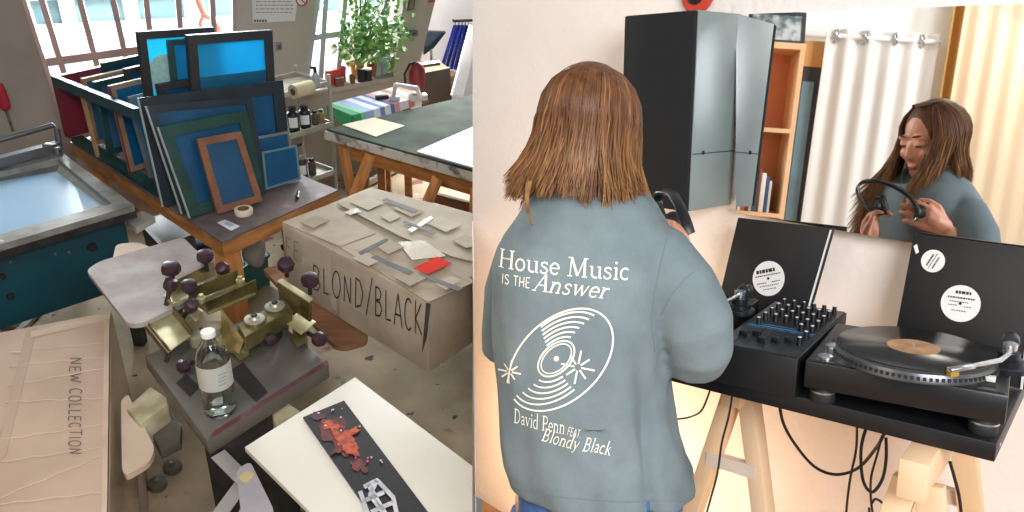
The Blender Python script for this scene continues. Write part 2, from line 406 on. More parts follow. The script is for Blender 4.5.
b = B(); b.slab(list(reversed(mq)), 0.004)
part('mirror_plate', b, MATS['mirror_glass'], mir, smooth=False)
b = B(); b.slab(list(reversed([p-MN*.0045 for p in mq])), .012)
part('backing_board', b, mat('mirror_edge', 'c8c8c4', .5), mir, smooth=False)

# ---- wall speaker left of the mirror
sp0 = Rw(738, 100); zt, zb = 1.806, 1.317
dp, wd_ = 0.186, 0.222
def spk(u, o, z): q = sp0-WU*u-WN*o; return V((q.x, q.y, z))
spk_side = mat('vinyl_grey_sheen', '8d9793', 0.36, var=0.18, scale=2.2, h2='6f7d7d', bump=0.08, bscale=220, spec=.6)  # grey colour stands in for window sheen on black vinyl
sp = thing('wall_speaker', 'big black wall speaker with window sheen coloured into its vinyl side beside the mirror', 'speaker', spk(.11, .1, zb))
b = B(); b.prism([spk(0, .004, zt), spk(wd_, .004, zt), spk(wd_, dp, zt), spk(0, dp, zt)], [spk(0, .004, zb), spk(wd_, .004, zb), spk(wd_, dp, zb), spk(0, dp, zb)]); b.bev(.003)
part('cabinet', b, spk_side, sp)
b = B(); b.prism([spk(.0, dp, zt), spk(wd_, dp, zt), spk(wd_, dp+.014, zt-.002), spk(.0, dp+.014, zt-.002)], [spk(.0, dp, zb), spk(wd_, dp, zb), spk(wd_, dp+.014, zb+.002), spk(.0, dp+.014, zb+.002)]); b.bev(.004)
part('grille', b, mat('speaker_cloth', '15181b', .95, var=.3, scale=300), sp)
b = B(); zz = Ry(715, 152, sp0.y-.05).z
b.bar(spk(-.0012, .006, zz), spk(-.0012, dp-.004, zz), .0015, .0022)
part('seam', b, black_matte, sp)
b = B(); ph = spk(-.002, dp*.76, zz+.002); b.ball(ph, .004, 8, (1, 1, 1.3))
part('screw_cover', b, black_matte, sp)
# red disc above the speaker
q = Rw(697, -6, 0.012); rot = (-WN).to_track_quat('Z', 'Y').to_matrix()
rd = thing('wall_disc', 'red rimmed black disc hanging on the wall above the speaker', 'wall decoration', q)
b = B(); b.lathe(q+WN*.01, [(.0, 0), (.047, 0), (.05, .004), (.05, .012), (.045, .016), (.0, .016)], 40, rot); part('rim', b, mat('red_plastic', 'c8402c', .5), rd)
b = B(); b.lathe(q-WN*.0065, [(.0, 0), (.027, 0), (.027, .004), (.022, .007), (.0, .007)], 32, rot); part('centre_disc', b, black_matte, rd)

# ---- table board on trestles
ZT = 1.05
FR, FL = Rz(997, 444, ZT), Rz(690, 371, ZT)
E1 = (FR-FL).normalized(); E2 = V((-E1.y, E1.x, 0))
if E2.y < 0: E2 = -E2
BL0 = FR-E1*.93
tb = [BL0, FR, FR+E2*.385, BL0+E2*.385]
b = B(); b.drop(tb, ZT-.033); b.bev(.002)
board = thing('dj_table', 'black board table top resting on two pine trestles', 'table', (BL0+FR)/2+E2*.19-ZUP*.033)
part('table_board', b, black_lam, board)
for o in (.04, .34):
    b = B(); c = FR+E1*.0005+E2*o-ZUP*.016; b.lathe(c, [(.0, 0), (.004, 0), (.003, .0015), (0, .0015)], 10, E1.to_track_quat('Z', 'Y').to_matrix())
    part('screw', b, silver, board)

def trestle(c, ax, w, label, tops, ends=(-1, 1), lw=.045, ld=.024):
    """sawhorse: top beam along ax, four splayed legs, two cross bars"""
    t = thing('trestle', label, 'trestle', V((c.x, c.y, 0)), 'pine trestles under the table')
    n = V((-ax.y, ax.x, 0)); zt_ = ZT-.034
    b = B(); b.bar(c-ax*w/2+ZUP*(zt_-.035), c+ax*w/2+ZUP*(zt_-.035), .045, .07); b.bev(.002); part('top_beam', b, pine, t)
    for e in ends:
        for s in (-1, 1):
            top = c+ax*e*(w/2-.06)+n*s*.018+ZUP*(zt_-.01); bot = c+ax*e*(w/2+.02)+n*s*tops
            b = B(); b.bar(V((top.x, top.y, zt_-.06)), bot, ld, lw, n); b.bev(.002); part('leg', b, pine, t)
        m0 = c+ax*e*(w/2-.03)
        b = B(); b.bar(m0+n*tops*.24+ZUP*.80, m0-n*tops*.24+ZUP*.80, .02, .03); part('cross_bar', b, mat('pale_wood', 'dccbbb', .6), t)
    return t
def yfloor(x, y, Y): return Ry(x, y, Y)
c1 = FL+E1*.045+E2*.24
trestle(V((c1.x, c1.y, 0)), E2, .26, 'pine trestle under the left half of the table beside the grey shirt', .24, (-1,), .036, .05)
c2 = FR-E1*.105+E2*.12
trestle(V((c2.x, c2.y, 0)), E2, .40, 'pine trestle under the right end of the table', .2)

# ---- turntables
ZD = 1.132
TL, TR = Rz(805, 360.5, ZD), Rz(1009, 396, ZD)
DE = (TR-TL).normalized(); DN = V((-DE.y, DE.x, 0)); DW = (TR-TL).length; DD = DW*.87
vinyl_m, nt, bs = node_mat('record_vinyl')
tc = nt.nodes.new('ShaderNodeTexCoord'); wv = nt.nodes.new('ShaderNodeTexWave'); wv.wave_type = 'RINGS'; wv.rings_direction = 'Z'
wv.inputs['Scale'].default_value = 60; nt.links.new(tc.outputs['Object'], wv.inputs['Vector'])
cr = nt.nodes.new('ShaderNodeValToRGB'); cr.color_ramp.elements[0].color = (.006, .006, .007, 1); cr.color_ramp.elements[1].color = (.02, .02, .022, 1)
nt.links.new(wv.outputs['Fac'], cr.inputs[0]); nt.links.new(cr.outputs[0], bs.inputs['Base Color']); bs.inputs['Roughness'].default_value = .2; bs.inputs['Specular IOR Level'].default_value = .8
def deck(o, label, rec_label, first):
    def P(u, v, z=0.0): return o+DE*u+DN*v+ZUP*(z-ZD)        # u along the front, v to the back, absolute height z
    t = thing('turntable', label, 'turntable', P(DW/2, DD/2, ZT), 'turntables on the black table')
    b = B(); b.prism([P(0, 0, ZD), P(DW, 0, ZD), P(DW, DD, ZD), P(0, DD, ZD)], [P(0, 0, ZD-.052), P(DW, 0, ZD-.052), P(DW, DD, ZD-.052), P(0, DD, ZD-.052)]); b.bev(.004)
    part('plinth', b, mat('plinth_black', '141518', .35, var=.15), t)
    b = B(); b.prism([P(.006, .006, ZD+.002), P(DW-.006, .006, ZD+.002), P(DW-.006, DD-.006, ZD+.002), P(.006, DD-.006, ZD+.002)], [P(.006, .006, ZD-.001), P(DW-.006, .006, ZD-.001), P(DW-.006, DD-.006, ZD-.001), P(.006, DD-.006, ZD-.001)])
    part('top_plate', b, mat('plate_grey', '202226', .38, var=.1), t)
    for u, v in ((.03, .03), (DW-.03, .03), (DW-.03, DD-.03), (.03, DD-.03)):
        b = B(); b.lathe(P(u, v, ZT), [(.021, 0), (.023, .004), (.023, .02), (.018, .0305), (0, .0305)], 24); f = part('foot', b, rubber, t)
        b = B(); b.lathe(P(u, v, ZT+.019), [(.0236, 0), (.0238, .0015), (.0236, .003)], 24); part('foot_ring', b, silver, f)
    pu, pv, pr = PU, PV, PR
    b = B(); b.lathe(P(pu, pv, ZD+.0022), [(pr*1.03, 0), (pr*1.03, .004), (pr, .016), (pr*.97, .018), (0, .018)], 72); pl = part('platter', b, mat('platter_metal', '6c6e72', .3, .8), t)
    b = B()
    for k in range(90):
        a = 2*math.pi*k/90; q = P(pu+pr*1.018*math.cos(a), pv+pr*1.018*math.sin(a), ZD+.0105); b.box(q, (.003, .005, .006), a+math.atan2(DE.y, DE.x))
    part('strobe_dots', b, black_matte, pl)
    b = B(); b.lathe(P(pu, pv, ZD+.0203), [(pr*.965, 0), (pr*.965, .0015), (0, .0015)], 64); part('slipmat', b, mat('slipmat_felt', '46443f', .95), t)
    # start button, strobe lamp, pitch fader
    b = B(); b.lathe(P(.03, .032, ZD+.002), [(.014, 0), (.014, .004), (.012, .005), (0, .005)], 20); part('start_button', b, silver, t)
    b = B(); b.lathe(P(.033, .07, ZD+.002), [(.012, 0), (.012, .014), (.008, .017), (0, .017)], 20); sl = part('strobe_lamp', b, silver, t)
    b = B(); b.ball(P(.047, .07, ZD+.012), .0055, 8); part('red_light', b, emis('red_glow', 'ff5040', 1.5), sl)
    b = B(); b.prism([P(DW-.045, .025, ZD+.004), P(DW-.02, .025, ZD+.004), P(DW-.02, .14, ZD+.004), P(DW-.045, .14, ZD+.004)], [P(DW-.045, .025, ZD+.002), P(DW-.02, .025, ZD+.002), P(DW-.02, .14, ZD+.002), P(DW-.045, .14, ZD+.002)])
    f = part('pitch_fader', b, black_matte, t)
    b = B(); b.box(P(DW-.032, .05, ZD+.0085), (.022, .012, .009), math.atan2(DE.y, DE.x)); b.bev(.001); part('fader_cap', b, mat('ivory_cap', 'cfcdc6', .5), f)
    # tonearm
    au, av = AU, AV
    b = B(); b.lathe(P(au, av, ZD+.002), [(.034, 0), (.034, .008), (.026, .012), (.026, .02), (.018, .022), (.018, .034), (0, .036)], 28); ta = part('tonearm_base', b, mat('dark_metal', '2c2f35', .3, .6), t)
    b = B(); b.lathe(P(au, av, ZD+.0375), [(.011, 0), (.012, .006), (.012, .014), (.004, .017), (0, .017)], 20); part('pivot', b, silver, ta)
    za = ZD+.045
    pts = [P(au, av+.035, za), P(au, av, za), P(au-.002, av-.05, za), P(au-.012, av-.085, za-.002), P(au-.032, av-.105, za-.005), P(au-.05, av-.122, za-.008)]
    b = B(); b.tube(pts, .0042, 10); part('tonearm_tube', b, silver, t)
    b = B(); dirc = (P(au, av+.055, za)-P(au, av+.022, za)).normalized(); b.lathe(P(au, av+.024, za), [(0, 0), (.013, 0), (.0145, .003), (.0145, .026), (.012, .03), (0, .03)], 24, dirc.to_track_quat('Z', 'Y').to_matrix())
    part('counterweight', b, mat('grey_weight', '3c3e44', .3, .5), t)
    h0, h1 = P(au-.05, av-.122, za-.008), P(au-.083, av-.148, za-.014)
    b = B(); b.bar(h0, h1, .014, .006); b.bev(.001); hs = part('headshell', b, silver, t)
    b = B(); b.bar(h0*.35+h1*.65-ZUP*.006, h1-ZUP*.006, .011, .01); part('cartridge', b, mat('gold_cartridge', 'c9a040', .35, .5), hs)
    # record lying on the platter
    rp = P(pu, pv, ZD+.0225)
    r = thing('vinyl_record', rec_label, 'record', rp, 'records on the platters')
    b = B(); b.lathe(rp, [(0, 0), (pr*.955, 0), (pr*.965, .001), (pr*.955, .002), (pr*.36, .0016), (pr*.35, .0021), (0, .0021)], 72); part('disc', b, vinyl_m, r)
    b = B(); b.lathe(rp+ZUP*.0022, [(pr*.33, 0), (pr*.33, .0004), (0, .0004)], 40); lb = part('label', b, mat('orange_label', 'b98e66', .6, h2='8d6a4c', scale=30), r)
    b = B(); b.lathe(rp+ZUP*.0027, [(.0025, 0), (.0025, .005), (0, .007)], 12); part('spindle', b, silver, t)
pc = Rz(913, 349, ZD+.02); PU, PV = (pc-TL).dot(DE), (pc-TL).dot(DN)
PR = (Rz(990, 352, ZD+.01)-Rz(836, 347, ZD+.01)).length/2/1.02
DD = max(DD, PV+PR+.03)
pb = Rz(1017, 356, ZD+.03); AU, AV = min(DW-.006, (pb-TL).dot(DE)), (pb-TL).dot(DN)
print('AU', AU, DW, AV, DD)
deck(TL, 'black turntable at the right end of the table with its tonearm on a record', 'black record with orange label on the turntable at the table\'s right end', True)
# the second deck stands left of the mixer, behind the person
a2 = Rz(745, 301, ZD+.03)
u2, v2 = (a2-TL).dot(DE), (a2-TL).dot(DN)
ofs = u2-AU-.012
TL2 = TL+DE*ofs+DN*(v2-AV)
wdl = WD-(TL2+DN*DD).dot(WN)
if wdl < .03: TL2 -= DN*(.05-wdl)
deck(TL2, 'black turntable mostly hidden behind the person in grey', 'black record on the turntable hidden behind the person in grey', False)

# ---- mixer
ZM = 1.13
mFR, mFL = Rz(798, 359, ZM), Rz(724, 345, ZM)
MEa = (mFR-mFL).normalized(); mBR = Rz(850, 313, ZM); MNa = V((-MEa.y, MEa.x, 0))
MDp = (mBR-mFR).dot(MNa); MWd = (mFR-mFL).length+.02
def Mp(u, v, z=ZM): q = mFR-MEa*u+MNa*v; return V((q.x, q.y, z))       # u from the right end leftwards
mx = thing('dj_mixer', 'black mixing desk covered in small knobs between the two turntables', 'mixer', Mp(MWd/2, MDp/2, ZT))
b = B(); b.prism([Mp(0, 0), Mp(MWd, 0), Mp(MWd, MDp), Mp(0, MDp)], [Mp(0, 0, ZT), Mp(MWd, 0, ZT), Mp(MWd, MDp, ZT), Mp(0, MDp, ZT)]); b.bev(.003)
part('case', b, mat('mixer_case', '121316', .5, var=.2), mx)
b = B(); b.prism([Mp(.004, .004, ZM+.002), Mp(MWd-.004, .004, ZM+.002), Mp(MWd-.004, MDp-.004, ZM+.002), Mp(.004, MDp-.004, ZM+.002)], [Mp(.004, .004, ZM-.0005), Mp(MWd-.004, .004, ZM-.0005), Mp(MWd-.004, MDp-.004, ZM-.0005), Mp(.004, MDp-.004, ZM-.0005)])
part('face_plate', b, mat('mixer_plate', '1c252c', .35, var=.3, scale=14), mx)
knob_m = mat('knob_black', '131416', .4); cap_m = mat('knob_cap', 'e6e4e0', .5); blue_m = mat('blue_print', '3f7ea8', .5)
nc, nr = 6, 7
for i in range(nc):
    u = .014+(MWd-.03)*(i+.3)/nc
    for j in range(nr):
        v = MDp*(.93-.118*j)-.004
        if j >= 4 and i in (2, 3, 4): continue
        if j >= 5 and i in (1, 5): continue
        q = Mp(u, v, ZM+.002); k = 1.0 if j else .85
        b = B(); b.lathe(q, [(.006*k, 0), (.0054*k, .012), (.005*k, .0155), (0, .0155)], 12); kb = part('knob', b, knob_m, mx)
        b = B(); b.lathe(q+ZUP*.0156, [(.0036*k, 0), (.0036*k, .001), (0, .0012)], 10); part('knob_cap', b, cap_m, kb)
    if i == 0: continue
    b = B(); b.bar(Mp(u, MDp*.08, ZM+.0022), Mp(u, MDp*(.30 if i in (1, 5) else .40), ZM+.0022), .003, .001); fs = part('fader_slot', b, black_matte, mx)
    vf = MDp*(.13+.14*((i*37) % 10)/10)
    b = B(); b.box(Mp(u, vf, ZM+.007), (.016, .009, .011), math.atan2(MEa.y, MEa.x)); b.bev(.0012); fc = part('fader_cap', b, knob_m, fs)
for k in range(4):
    b = B(); v = MDp*(.40+.035*k)-(0.03 if k > 2 else 0); b.bar(Mp(.012, v, ZM+.0023), Mp(MWd-.012, v, ZM+.0023), .0016, .0006); part('printed_line', b, blue_m, mx)

# ---- record sleeves leaning on the wall
SB = R(13)
def sleeve_plane(off): # off: distance of the foot from the wall
    n = (-WN*math.cos(SB)+ZUP*math.sin(SB)).normalized(); p = V((WN.x*(WD-off), WN.y*(WD-off), ZT+.005)); return p, n
def sleeve(px, off, label, discs, name='record_sleeve'):
    p, n = sleeve_plane(off)
    H = [Rpl(x, y, p, n) for x, y in px]
    tl, tr = H[0], H[1]
    def ext(a, c):                              # follow a side down to the table
        d = c-a; return a+d*((ZT+.003-a.z)/d.z)
    br, bl = ext(tr, H[2]), ext(tl, H[3])
    t = thing(name, label, 'record sleeve', (bl+br)/2, 'black record sleeves leaning behind the decks')
    b = B(); b.slab([bl, br, tr, tl], .006); b.bev(.001); part('cardboard', b, mat('sleeve_black', '1b1b1d', .55, var=.25, scale=5), t)
    b = B(); e = (tr-tl).normalized(); b.bar(tr-e*.006+n*.002-ZUP*.004, br-e*.006+n*.002, .0032, .004, n); part('paper_edge', b, white_lab, t)
    rm = n.to_track_quat('Z', 'Y').to_matrix(); exx = (br-bl).normalized(); eyy = n.cross(exx)
    if eyy.z < 0: eyy = -eyy
    for (cx, cy, rx, lines, rot) in discs:
        c = Rpl(cx, cy, p, n)+n*.0006; rr = (Rpl(cx+rx, cy, p, n)-Rpl(cx-rx, cy, p, n)).length/2
        ca, sa = math.cos(rot), math.sin(rot); ex, ey = exx*ca+eyy*sa, eyy*ca-exx*sa
        b = B(); b.poly([c+ex*rr*math.cos(2*math.pi*k/40)+ey*rr*math.sin(2*math.pi*k/40) for k in range(40)]); lb = part('label', b, white_lab, t, label='round white label')
        b = B()
        for (ly, x0, x1, h) in lines:                 # rows of tiny lettering
            x = x0; rnd = random.Random(int(ly*100)+3)
            while x < x1:
                wl = rnd.uniform(.05, .12)*(h/.1 if h > .1 else 1); b.poly([c+n*.0006+ex*rr*(x+a*wl)+ey*rr*(ly+q*h) for a, q in ((0, -.5), (1, -.5), (1, .5), (0, .5))]); x += wl+.035
        part('print', b, ink_blk, lb)
        if rx > 14:
            b = B(); b.poly([c+n*.0008+ex*rr*.08*math.cos(2*math.pi*k/16)+ey*rr*.08*math.sin(2*math.pi*k/16) for k in range(16)]); part('centre_hole', b, black_matte, lb)
    return t, p, n
sleeve([(738, 217.5), (834, 228.5), (811, 309), (718, 302)], .135, 'black record sleeve with one round white label, standing behind the mixer',
       [(768.5, 278.5, 16, [(.45, -.7, .5, .2), (.2, -.8, .75, .07), (-.22, -.75, -.2, .06), (-.22, .2, .7, .06), (-.4, -.6, .55, .05), (-.6, -.4, .3, .05)], .35)])
t, p, n = sleeve([(914, 233.5), (1040, 250), (1030, 345), (897, 324)], .125, 'black record sleeve with two white labels, leaning behind the right turntable',
       [(960.5, 303.5, 20, [(.6, -.32, .45, .16), (.3, -.68, .72, .09), (.08, -.55, .4, .05), (-.12, -.6, -.25, .05), (-.15, .2, .5, .05), (-.4, -.4, .3, .05)], .05), (933, 261, 12, [(.25, -.6, .55, .16), (0, -.75, .7, .07), (-.3, -.6, .5, .13)], 1.2)])
b = B(); q = [Rpl(x, y, p+n*.0006, n) for x, y in ((913.5, 246), (917, 244), (919, 252), (916, 254))]; b.poly(q); part('sticker', b, white_lab, t)

# ---- cables under the table
def cable(name, pts, r, label, Y0):
    v = [Ry(x, y, Y) for x, y, Y in pts]; out = []
    for i in range(len(v)-1):
        p0 = v[max(i-1, 0)]; p1 = v[i]; p2 = v[i+1]; p3 = v[min(i+2, len(v)-1)]
        for k in range(8):
            s = k/8; out.append(.5*((2*p1)+(p2-p0)*s+(2*p0-5*p1+4*p2-p3)*s*s+(3*p1-p0-3*p2+p3)*s**3))
    out.append(v[-1])
    b = B(); b.tube(out, r, 8); solo(name, b, rubber, label, 'cable', v[-1], 'black cables hanging under the table')
cable('power_cable', [(779, 403, 1.62), (784, 425, 1.63), (797, 447, 1.64), (815, 467, 1.65), (836, 474.5, 1.63), (858, 468, 1.6), (876, 448, 1.55), (884, 434, 1.5)], .0034, 'black cable hanging in a wide loop from the middle of the table', 0)
cable('power_cable', [(733, 388, 1.56), (729, 415, 1.58), (722, 442, 1.56), (717, 475, 1.55), (707, 512, 1.55), (700, 545, 1.55)], .0024, 'thin black cable hanging straight down between the left trestle\'s legs', 0)
cable('power_cable', [(712, 383, 1.62), (708, 396, 1.64), (701, 411, 1.66), (690, 417, 1.7), (678, 419, 1.72)], .0022, 'short black cable curving from the table towards the grey shirt', 0)
cable('power_cable', [(857, 425, 1.5), (856, 450, 1.52), (850, 480, 1.53), (846, 515, 1.53), (845, 550, 1.55)], .0024, 'thin black cable hanging left of the tangled loops', 0)
cable('power_cable', [(866, 428, 1.47), (861, 450, 1.47), (863, 480, 1.47), (872, 492, 1.47), (882, 480, 1.47), (886, 460, 1.47), (886, 438, 1.47)], .0032, 'thick black cable in a narrow hanging loop', 0)
cable('power_cable', [(882, 436, 1.495), (877, 455, 1.5), (871, 478, 1.505), (871, 500, 1.51), (874, 525, 1.515), (876, 555, 1.52)], .0024, 'thin black cable crossing behind the narrow loop', 0)
cable('power_cable', [(872, 503, 1.485), (876, 499, 1.5), (884, 505, 1.5), (886, 515, 1.5), (880, 528, 1.5), (871, 520, 1.5), (869, 508, 1.5)], .0026, 'small knot of black cable below the narrow loop', 0)
cable('power_cable', [(950, 462, 1.36), (954, 476, 1.37), (959, 496, 1.38), (962, 520, 1.4)], .003, 'short black cable behind the right trestle\'s beam', 0)

# ---- what the mirror shows: curtains, shelf, window
XW = -2.0
def curtain(y0, y1, z0, z1, folds, amp, x, seed=0):
    rnd = random.Random(seed); b = B(); n = folds*10; k = 8
    ph = [rnd.uniform(-.5, .5) for _ in range(folds+2)]
    rows = []
    for i in range(k+1):
        z = z0+(z1-z0)*i/k; row = []
        for j in range(n+1):
            s = j/n; f = s*folds; g = ph[int(f)]*(1-f % 1)+ph[int(f)+1]*(f % 1)
            w = math.cos(2*math.pi*f+g)*amp*(1-.25*math.sin(i*.7+g*3))
            row.append(V((x+w, y0+(y1-y0)*s+math.sin(i*.5+g)*.004, z)))
        rows.append(row)
    b.loft([r+[p+V((-.004, 0, 0)) for p in reversed(r)] for r in rows])
    return b
def fabric(name, h):
    m, nt, bs = node_mat(name); N, K = nt.nodes, nt.links
    tr = N.new('ShaderNodeBsdfTranslucent'); tr.inputs[0].default_value = (*hexc(h), 1); mxs = N.new('ShaderNodeMixShader'); mxs.inputs[0].default_value = .35
    nz = N.new('ShaderNodeTexNoise'); nz.inputs['Scale'].default_value = 3; cr = N.new('ShaderNodeValToRGB'); c = hexc(h)
    cr.color_ramp.elements[0].color = (*[v*.92 for v in c], 1); cr.color_ramp.elements[1].color = (*c, 1); K.new(nz.outputs[0], cr.inputs[0]); K.new(cr.outputs[0], bs.inputs['Base Color'])
    bs.inputs['Roughness'].default_value = .9; K.new(bs.outputs[0], mxs.inputs[1]); K.new(tr.outputs[0], mxs.inputs[2]); K.new(mxs.outputs[0], N['Material Output'].inputs[0])
    return m
XC = XW+.1
my = lambda x, XX=XC: Rm(x, 100, XX=XX).y
mz = lambda x, y, XX=XC: Rm(x, y, XX=XX).z
zr = mz(870, 38)
cw = thing('curtain', 'white eyelet curtain hanging from a rod, reflected in the mirror', 'curtain', (XC, my(875), .05))
part('cloth', curtain(my(817), my(929), .05, zr+.04, 5, .013, XC, 3), fabric('white_cloth', 'f6f3ee'), cw)
for xx in (828, 857, 886, 913):
    yy = my(xx); b = B(); b.tube([V((XC+.032*math.cos(a), yy+.004*math.sin(a*2), zr+.032*math.sin(a))) for a in [2*math.pi*i/20 for i in range(21)]], .008, 8); part('eyelet', b, silver, cw)
b = B(); b.tube([V((XC, my(780), zr)), V((XC, my(932), zr))], .016, 12); solo('curtain_rod', b, mat('white_metal', 'e4e4e2', .4), 'white curtain rod above the white curtain', 'curtain rod')
b = curtain(my(944), my(1075), .05, 2.75, 6, .010, XC+.01, 5); solo('curtain', b, fabric('beige_cloth', 'efdcc0'), 'tall beige curtain behind the reflected woman', 'curtain')
b = curtain(my(934), my(945), .05, 2.75, 1, .02, XC+.06, 9); solo('curtain', b, fabric('tan_cloth', 'bf9353'), 'narrow gathered tan curtain edge between the white and beige curtains', 'curtain')
y0, y1 = my(818), my(801); dz = mz(808, 66)
dr = thing('patio_door', 'dark blue glazed door strip beside the bookcase in the mirror', 'door', (XW+.03, (y0+y1)/2, 0))
b = B(); b.box((XW+.03, (y0+y1)/2, dz/2), (.05, abs(y1-y0)+.03, dz)); b.bev(.003); part('door_frame', b, mat('dark_frame', '3a3b40', .5), dr)
b = B(); b.box((XW+.062, (y0+y1)/2+.012, dz/2), (.01, abs(y1-y0)*.7, dz*.92)); part('door_pane', b, mat('blue_glass', '5d7f8e', .2), dr)
b = B(); b.box((XW+.03, (y0+y1)/2, (dz+mz(808, 40))/2+.002), (.06, abs(y1-y0)+.09, mz(808, 40)-dz)); solo('pelmet', b, mat('pine_orange', 'd19a56', .55), 'orange pine board above the dark glazed door', 'board')
# bookcase
XF = XW+.27; by0, by1 = my(799, XF), my(735, XF); bzt = mz(785, 42.5, XF)
orange = mat('orange_wood', 'd88a55', .5, h2='c47746', scale=3); lightw = mat('light_birch', 'edc396', .5, h2='e0b283', scale=4)
bk = thing('bookcase', 'open wooden bookcase reflected beside the speaker', 'bookcase', (XF-.13, (by0+by1)/2, 0))
for y in (by0+.012, by1-.012):
    b = B(); b.box((XF-.13, y, bzt/2-.01), (.26, .024, bzt-.02)); part('side_panel', b, lightw, bk)
b = B(); b.box((XF-.13, (by0+by1)/2, bzt-.016), (.265, by1-by0+.004, .032)); part('top_panel', b, lightw, bk)
b = B(); b.box((XF-.255, (by0+by1)/2, bzt/2-.01), (.01, by1-by0-.04, bzt-.04)); part('back_panel', b, orange, bk)
zs_ = mz(755, 214, XF); zm_ = mz(785, 131, XF)
for z in (.3, .7, zs_, zm_):
    b = B(); b.box((XF-.125, (by0+by1)/2, z), (.25, by1-by0-.048, .022)); part('shelf', b, lightw, bk)
cols = ['d8d4cc', '3b4a6b', 'e8e2d6', '7a4030', '2f5d7c', 'cbbfa8', '444444', 'b9552f', 'e5e5e0', '52707c', 'd9c9a0', '2c3550', 'a8b4b8']
y = by0+.08
names = ['pale grey', 'navy', 'cream', 'brown', 'blue', 'beige', 'charcoal', 'rust', 'white', 'teal', 'straw', 'dark blue', 'ash grey']
for i, h in enumerate(cols):
    w = .012+.011*((i*7) % 5)/4; hh = .17+.06*((i*5) % 4)/3
    if y+w > by1-.03: break
    bo = thing('book', '%s book spine on the shelf reflected under the speaker' % names[i], 'book', (XF-.1, y+w/2, zs_+.012), 'books on the reflected shelf')
    b = B(); b.box((XF-.1, y+w/2, zs_+.012+hh/2), (.16, w, hh)); b.bev(.001); part('cover', b, mat('book_'+h, h, .6), bo)
    b = B(); b.box((XF-.1, y+w/2, zs_+.012+hh/2), (.156, max(w-.004, .004), hh+.001)); part('pages', b, white_lab, bo)
    y += w+.0015
fr = thing('picture_frame', 'dark framed picture standing on top of the bookcase', 'picture', (XF-.1, (by0+by1)/2, bzt+.001))
ya, yb = my(740, XF-.05), my(797.5, XF-.05); zt_ = mz(790, 10, XF-.05)
q = [V((XF-.05, ya, bzt+.001)), V((XF-.05, yb, bzt+.001)), V((XF-.10, yb, zt_)), V((XF-.10, ya, zt_))]
if (q[1]-q[0]).cross(q[3]-q[0]).x < 0: q = [q[1], q[0], q[3], q[2]]
b = B(); b.frame(q, .02, .015); part('frame', b, mat('dark_slate', '33363c', .5), fr)
b = B(); qi = [p-V((.004, 0, 0)) for p in inset([V(p) for p in q], .018)]; b.slab(qi, .004); part('print', b, mat('mottled_print', 'b9c0c0', .6, h2='5c666c', scale=18, cut=(.4, .6)), fr)

# ================================================================== THE PERSON
YP = 1.43
hd = V((.46, .89, 0)).normalized()                   # the way the head faces
bd = V((.30, .95, 0)).normalized()                   # the way the chest faces
br_ = V((bd.y, -bd.x, 0))                            # body's right
skin, nt, bs = node_mat('skin')
bs.inputs['Base Color'].default_value = (*hexc('c98a68'), 1); bs.inputs['Roughness'].default_value = .5
bs.inputs['Subsurface Weight'].default_value = .15; bs.inputs['Subsurface Radius'].default_value = (.02, .008, .004); bs.inputs['Subsurface Scale'].default_value = .3
tc = nt.nodes.new('ShaderNodeTexCoord'); nz = nt.nodes.new('ShaderNodeTexNoise'); nz.inputs['Scale'].default_value = 25
cr = nt.nodes.new('ShaderNodeValToRGB'); cr.color_ramp.elements[0].color = (*hexc('bd7c5c'), 1); cr.color_ramp.elements[1].color = (*hexc('d2967a'), 1)
nt.links.new(tc.outputs['Object'], nz.inputs['Vector']); nt.links.new(nz.outputs[0], cr.inputs[0]); nt.links.new(cr.outputs[0], bs.inputs['Base Color'])
lip_m = mat('lips', 'a8574c', .45); brow_m = mat('brow_hair', '4a3020', .8); lash_m = mat('lash', '2a1a14', .8)

def remeshed(b, vox, smooth=0, it=0):
    """one continuous surface from overlapping closed pieces"""
    bm = b.bm; bmesh.ops.recalc_face_normals(bm, faces=bm.faces[:])
    me = bpy.data.meshes.new('draft'); bm.to_mesh(me); bm.free()
    o = bpy.data.objects.new('draft', me); C.objects.link(o)
    m = o.modifiers.new('r', 'REMESH'); m.mode = 'VOXEL'; m.voxel_size = vox; m.adaptivity = 0
    if it:
        k = o.modifiers.new('s', 'SMOOTH'); k.factor = smooth; k.iterations = it
    dg = bpy.context.evaluated_depsgraph_get(); dg.update()
    ev = o.evaluated_get(dg); m2 = bpy.data.meshes.new_from_object(ev, depsgraph=dg)
    bpy.data.objects.remove(o); bpy.data.meshes.remove(me)
    r = B(); r.bm.from_mesh(m2); bpy.data.meshes.remove(m2)
    return r

# ---------- head
HC = Ry(591, 131, 1.455)                                # middle of the skull
tilt = R(16)
hf = (hd*math.cos(tilt)-ZUP*math.sin(tilt)); hr = V((hd.y, -hd.x, 0)); hu = hr.cross(hf)
HM = Matrix((hr, hf, hu)).transposed()
def H(r, f, u): return HC+hr*r+hf*f+hu*u
b = B()
b.ball(H(0, -.012, .022), 1, 14, (.069, .088, .084), HM)                 # cranium
b.ball(H(0, .022, -.03), 1, 12, (.06, .066, .075), HM)                   # face
b.ball(H(0, .05, -.085), 1, 10, (.034, .032, .026), HM)                  # chin
b.ball(H(0, .02, -.07), 1, 10, (.05, .055, .04), HM)                     # jaw
b.tube([H(0, .083, .0), H(0, .092, -.022), H(0, .099, -.036)], [.0055, .0068, .0082], 8)      # nose
b.ball(H(0, .09, -.04), 1, 8, (.013, .010, .008), HM)
b.ball(H(-.0, .079, -.066), 1, 8, (.02, .0095, .005), HM); b.ball(H(0, .077, -.074), 1, 8, (.017, .0095, .0055), HM)   # lips
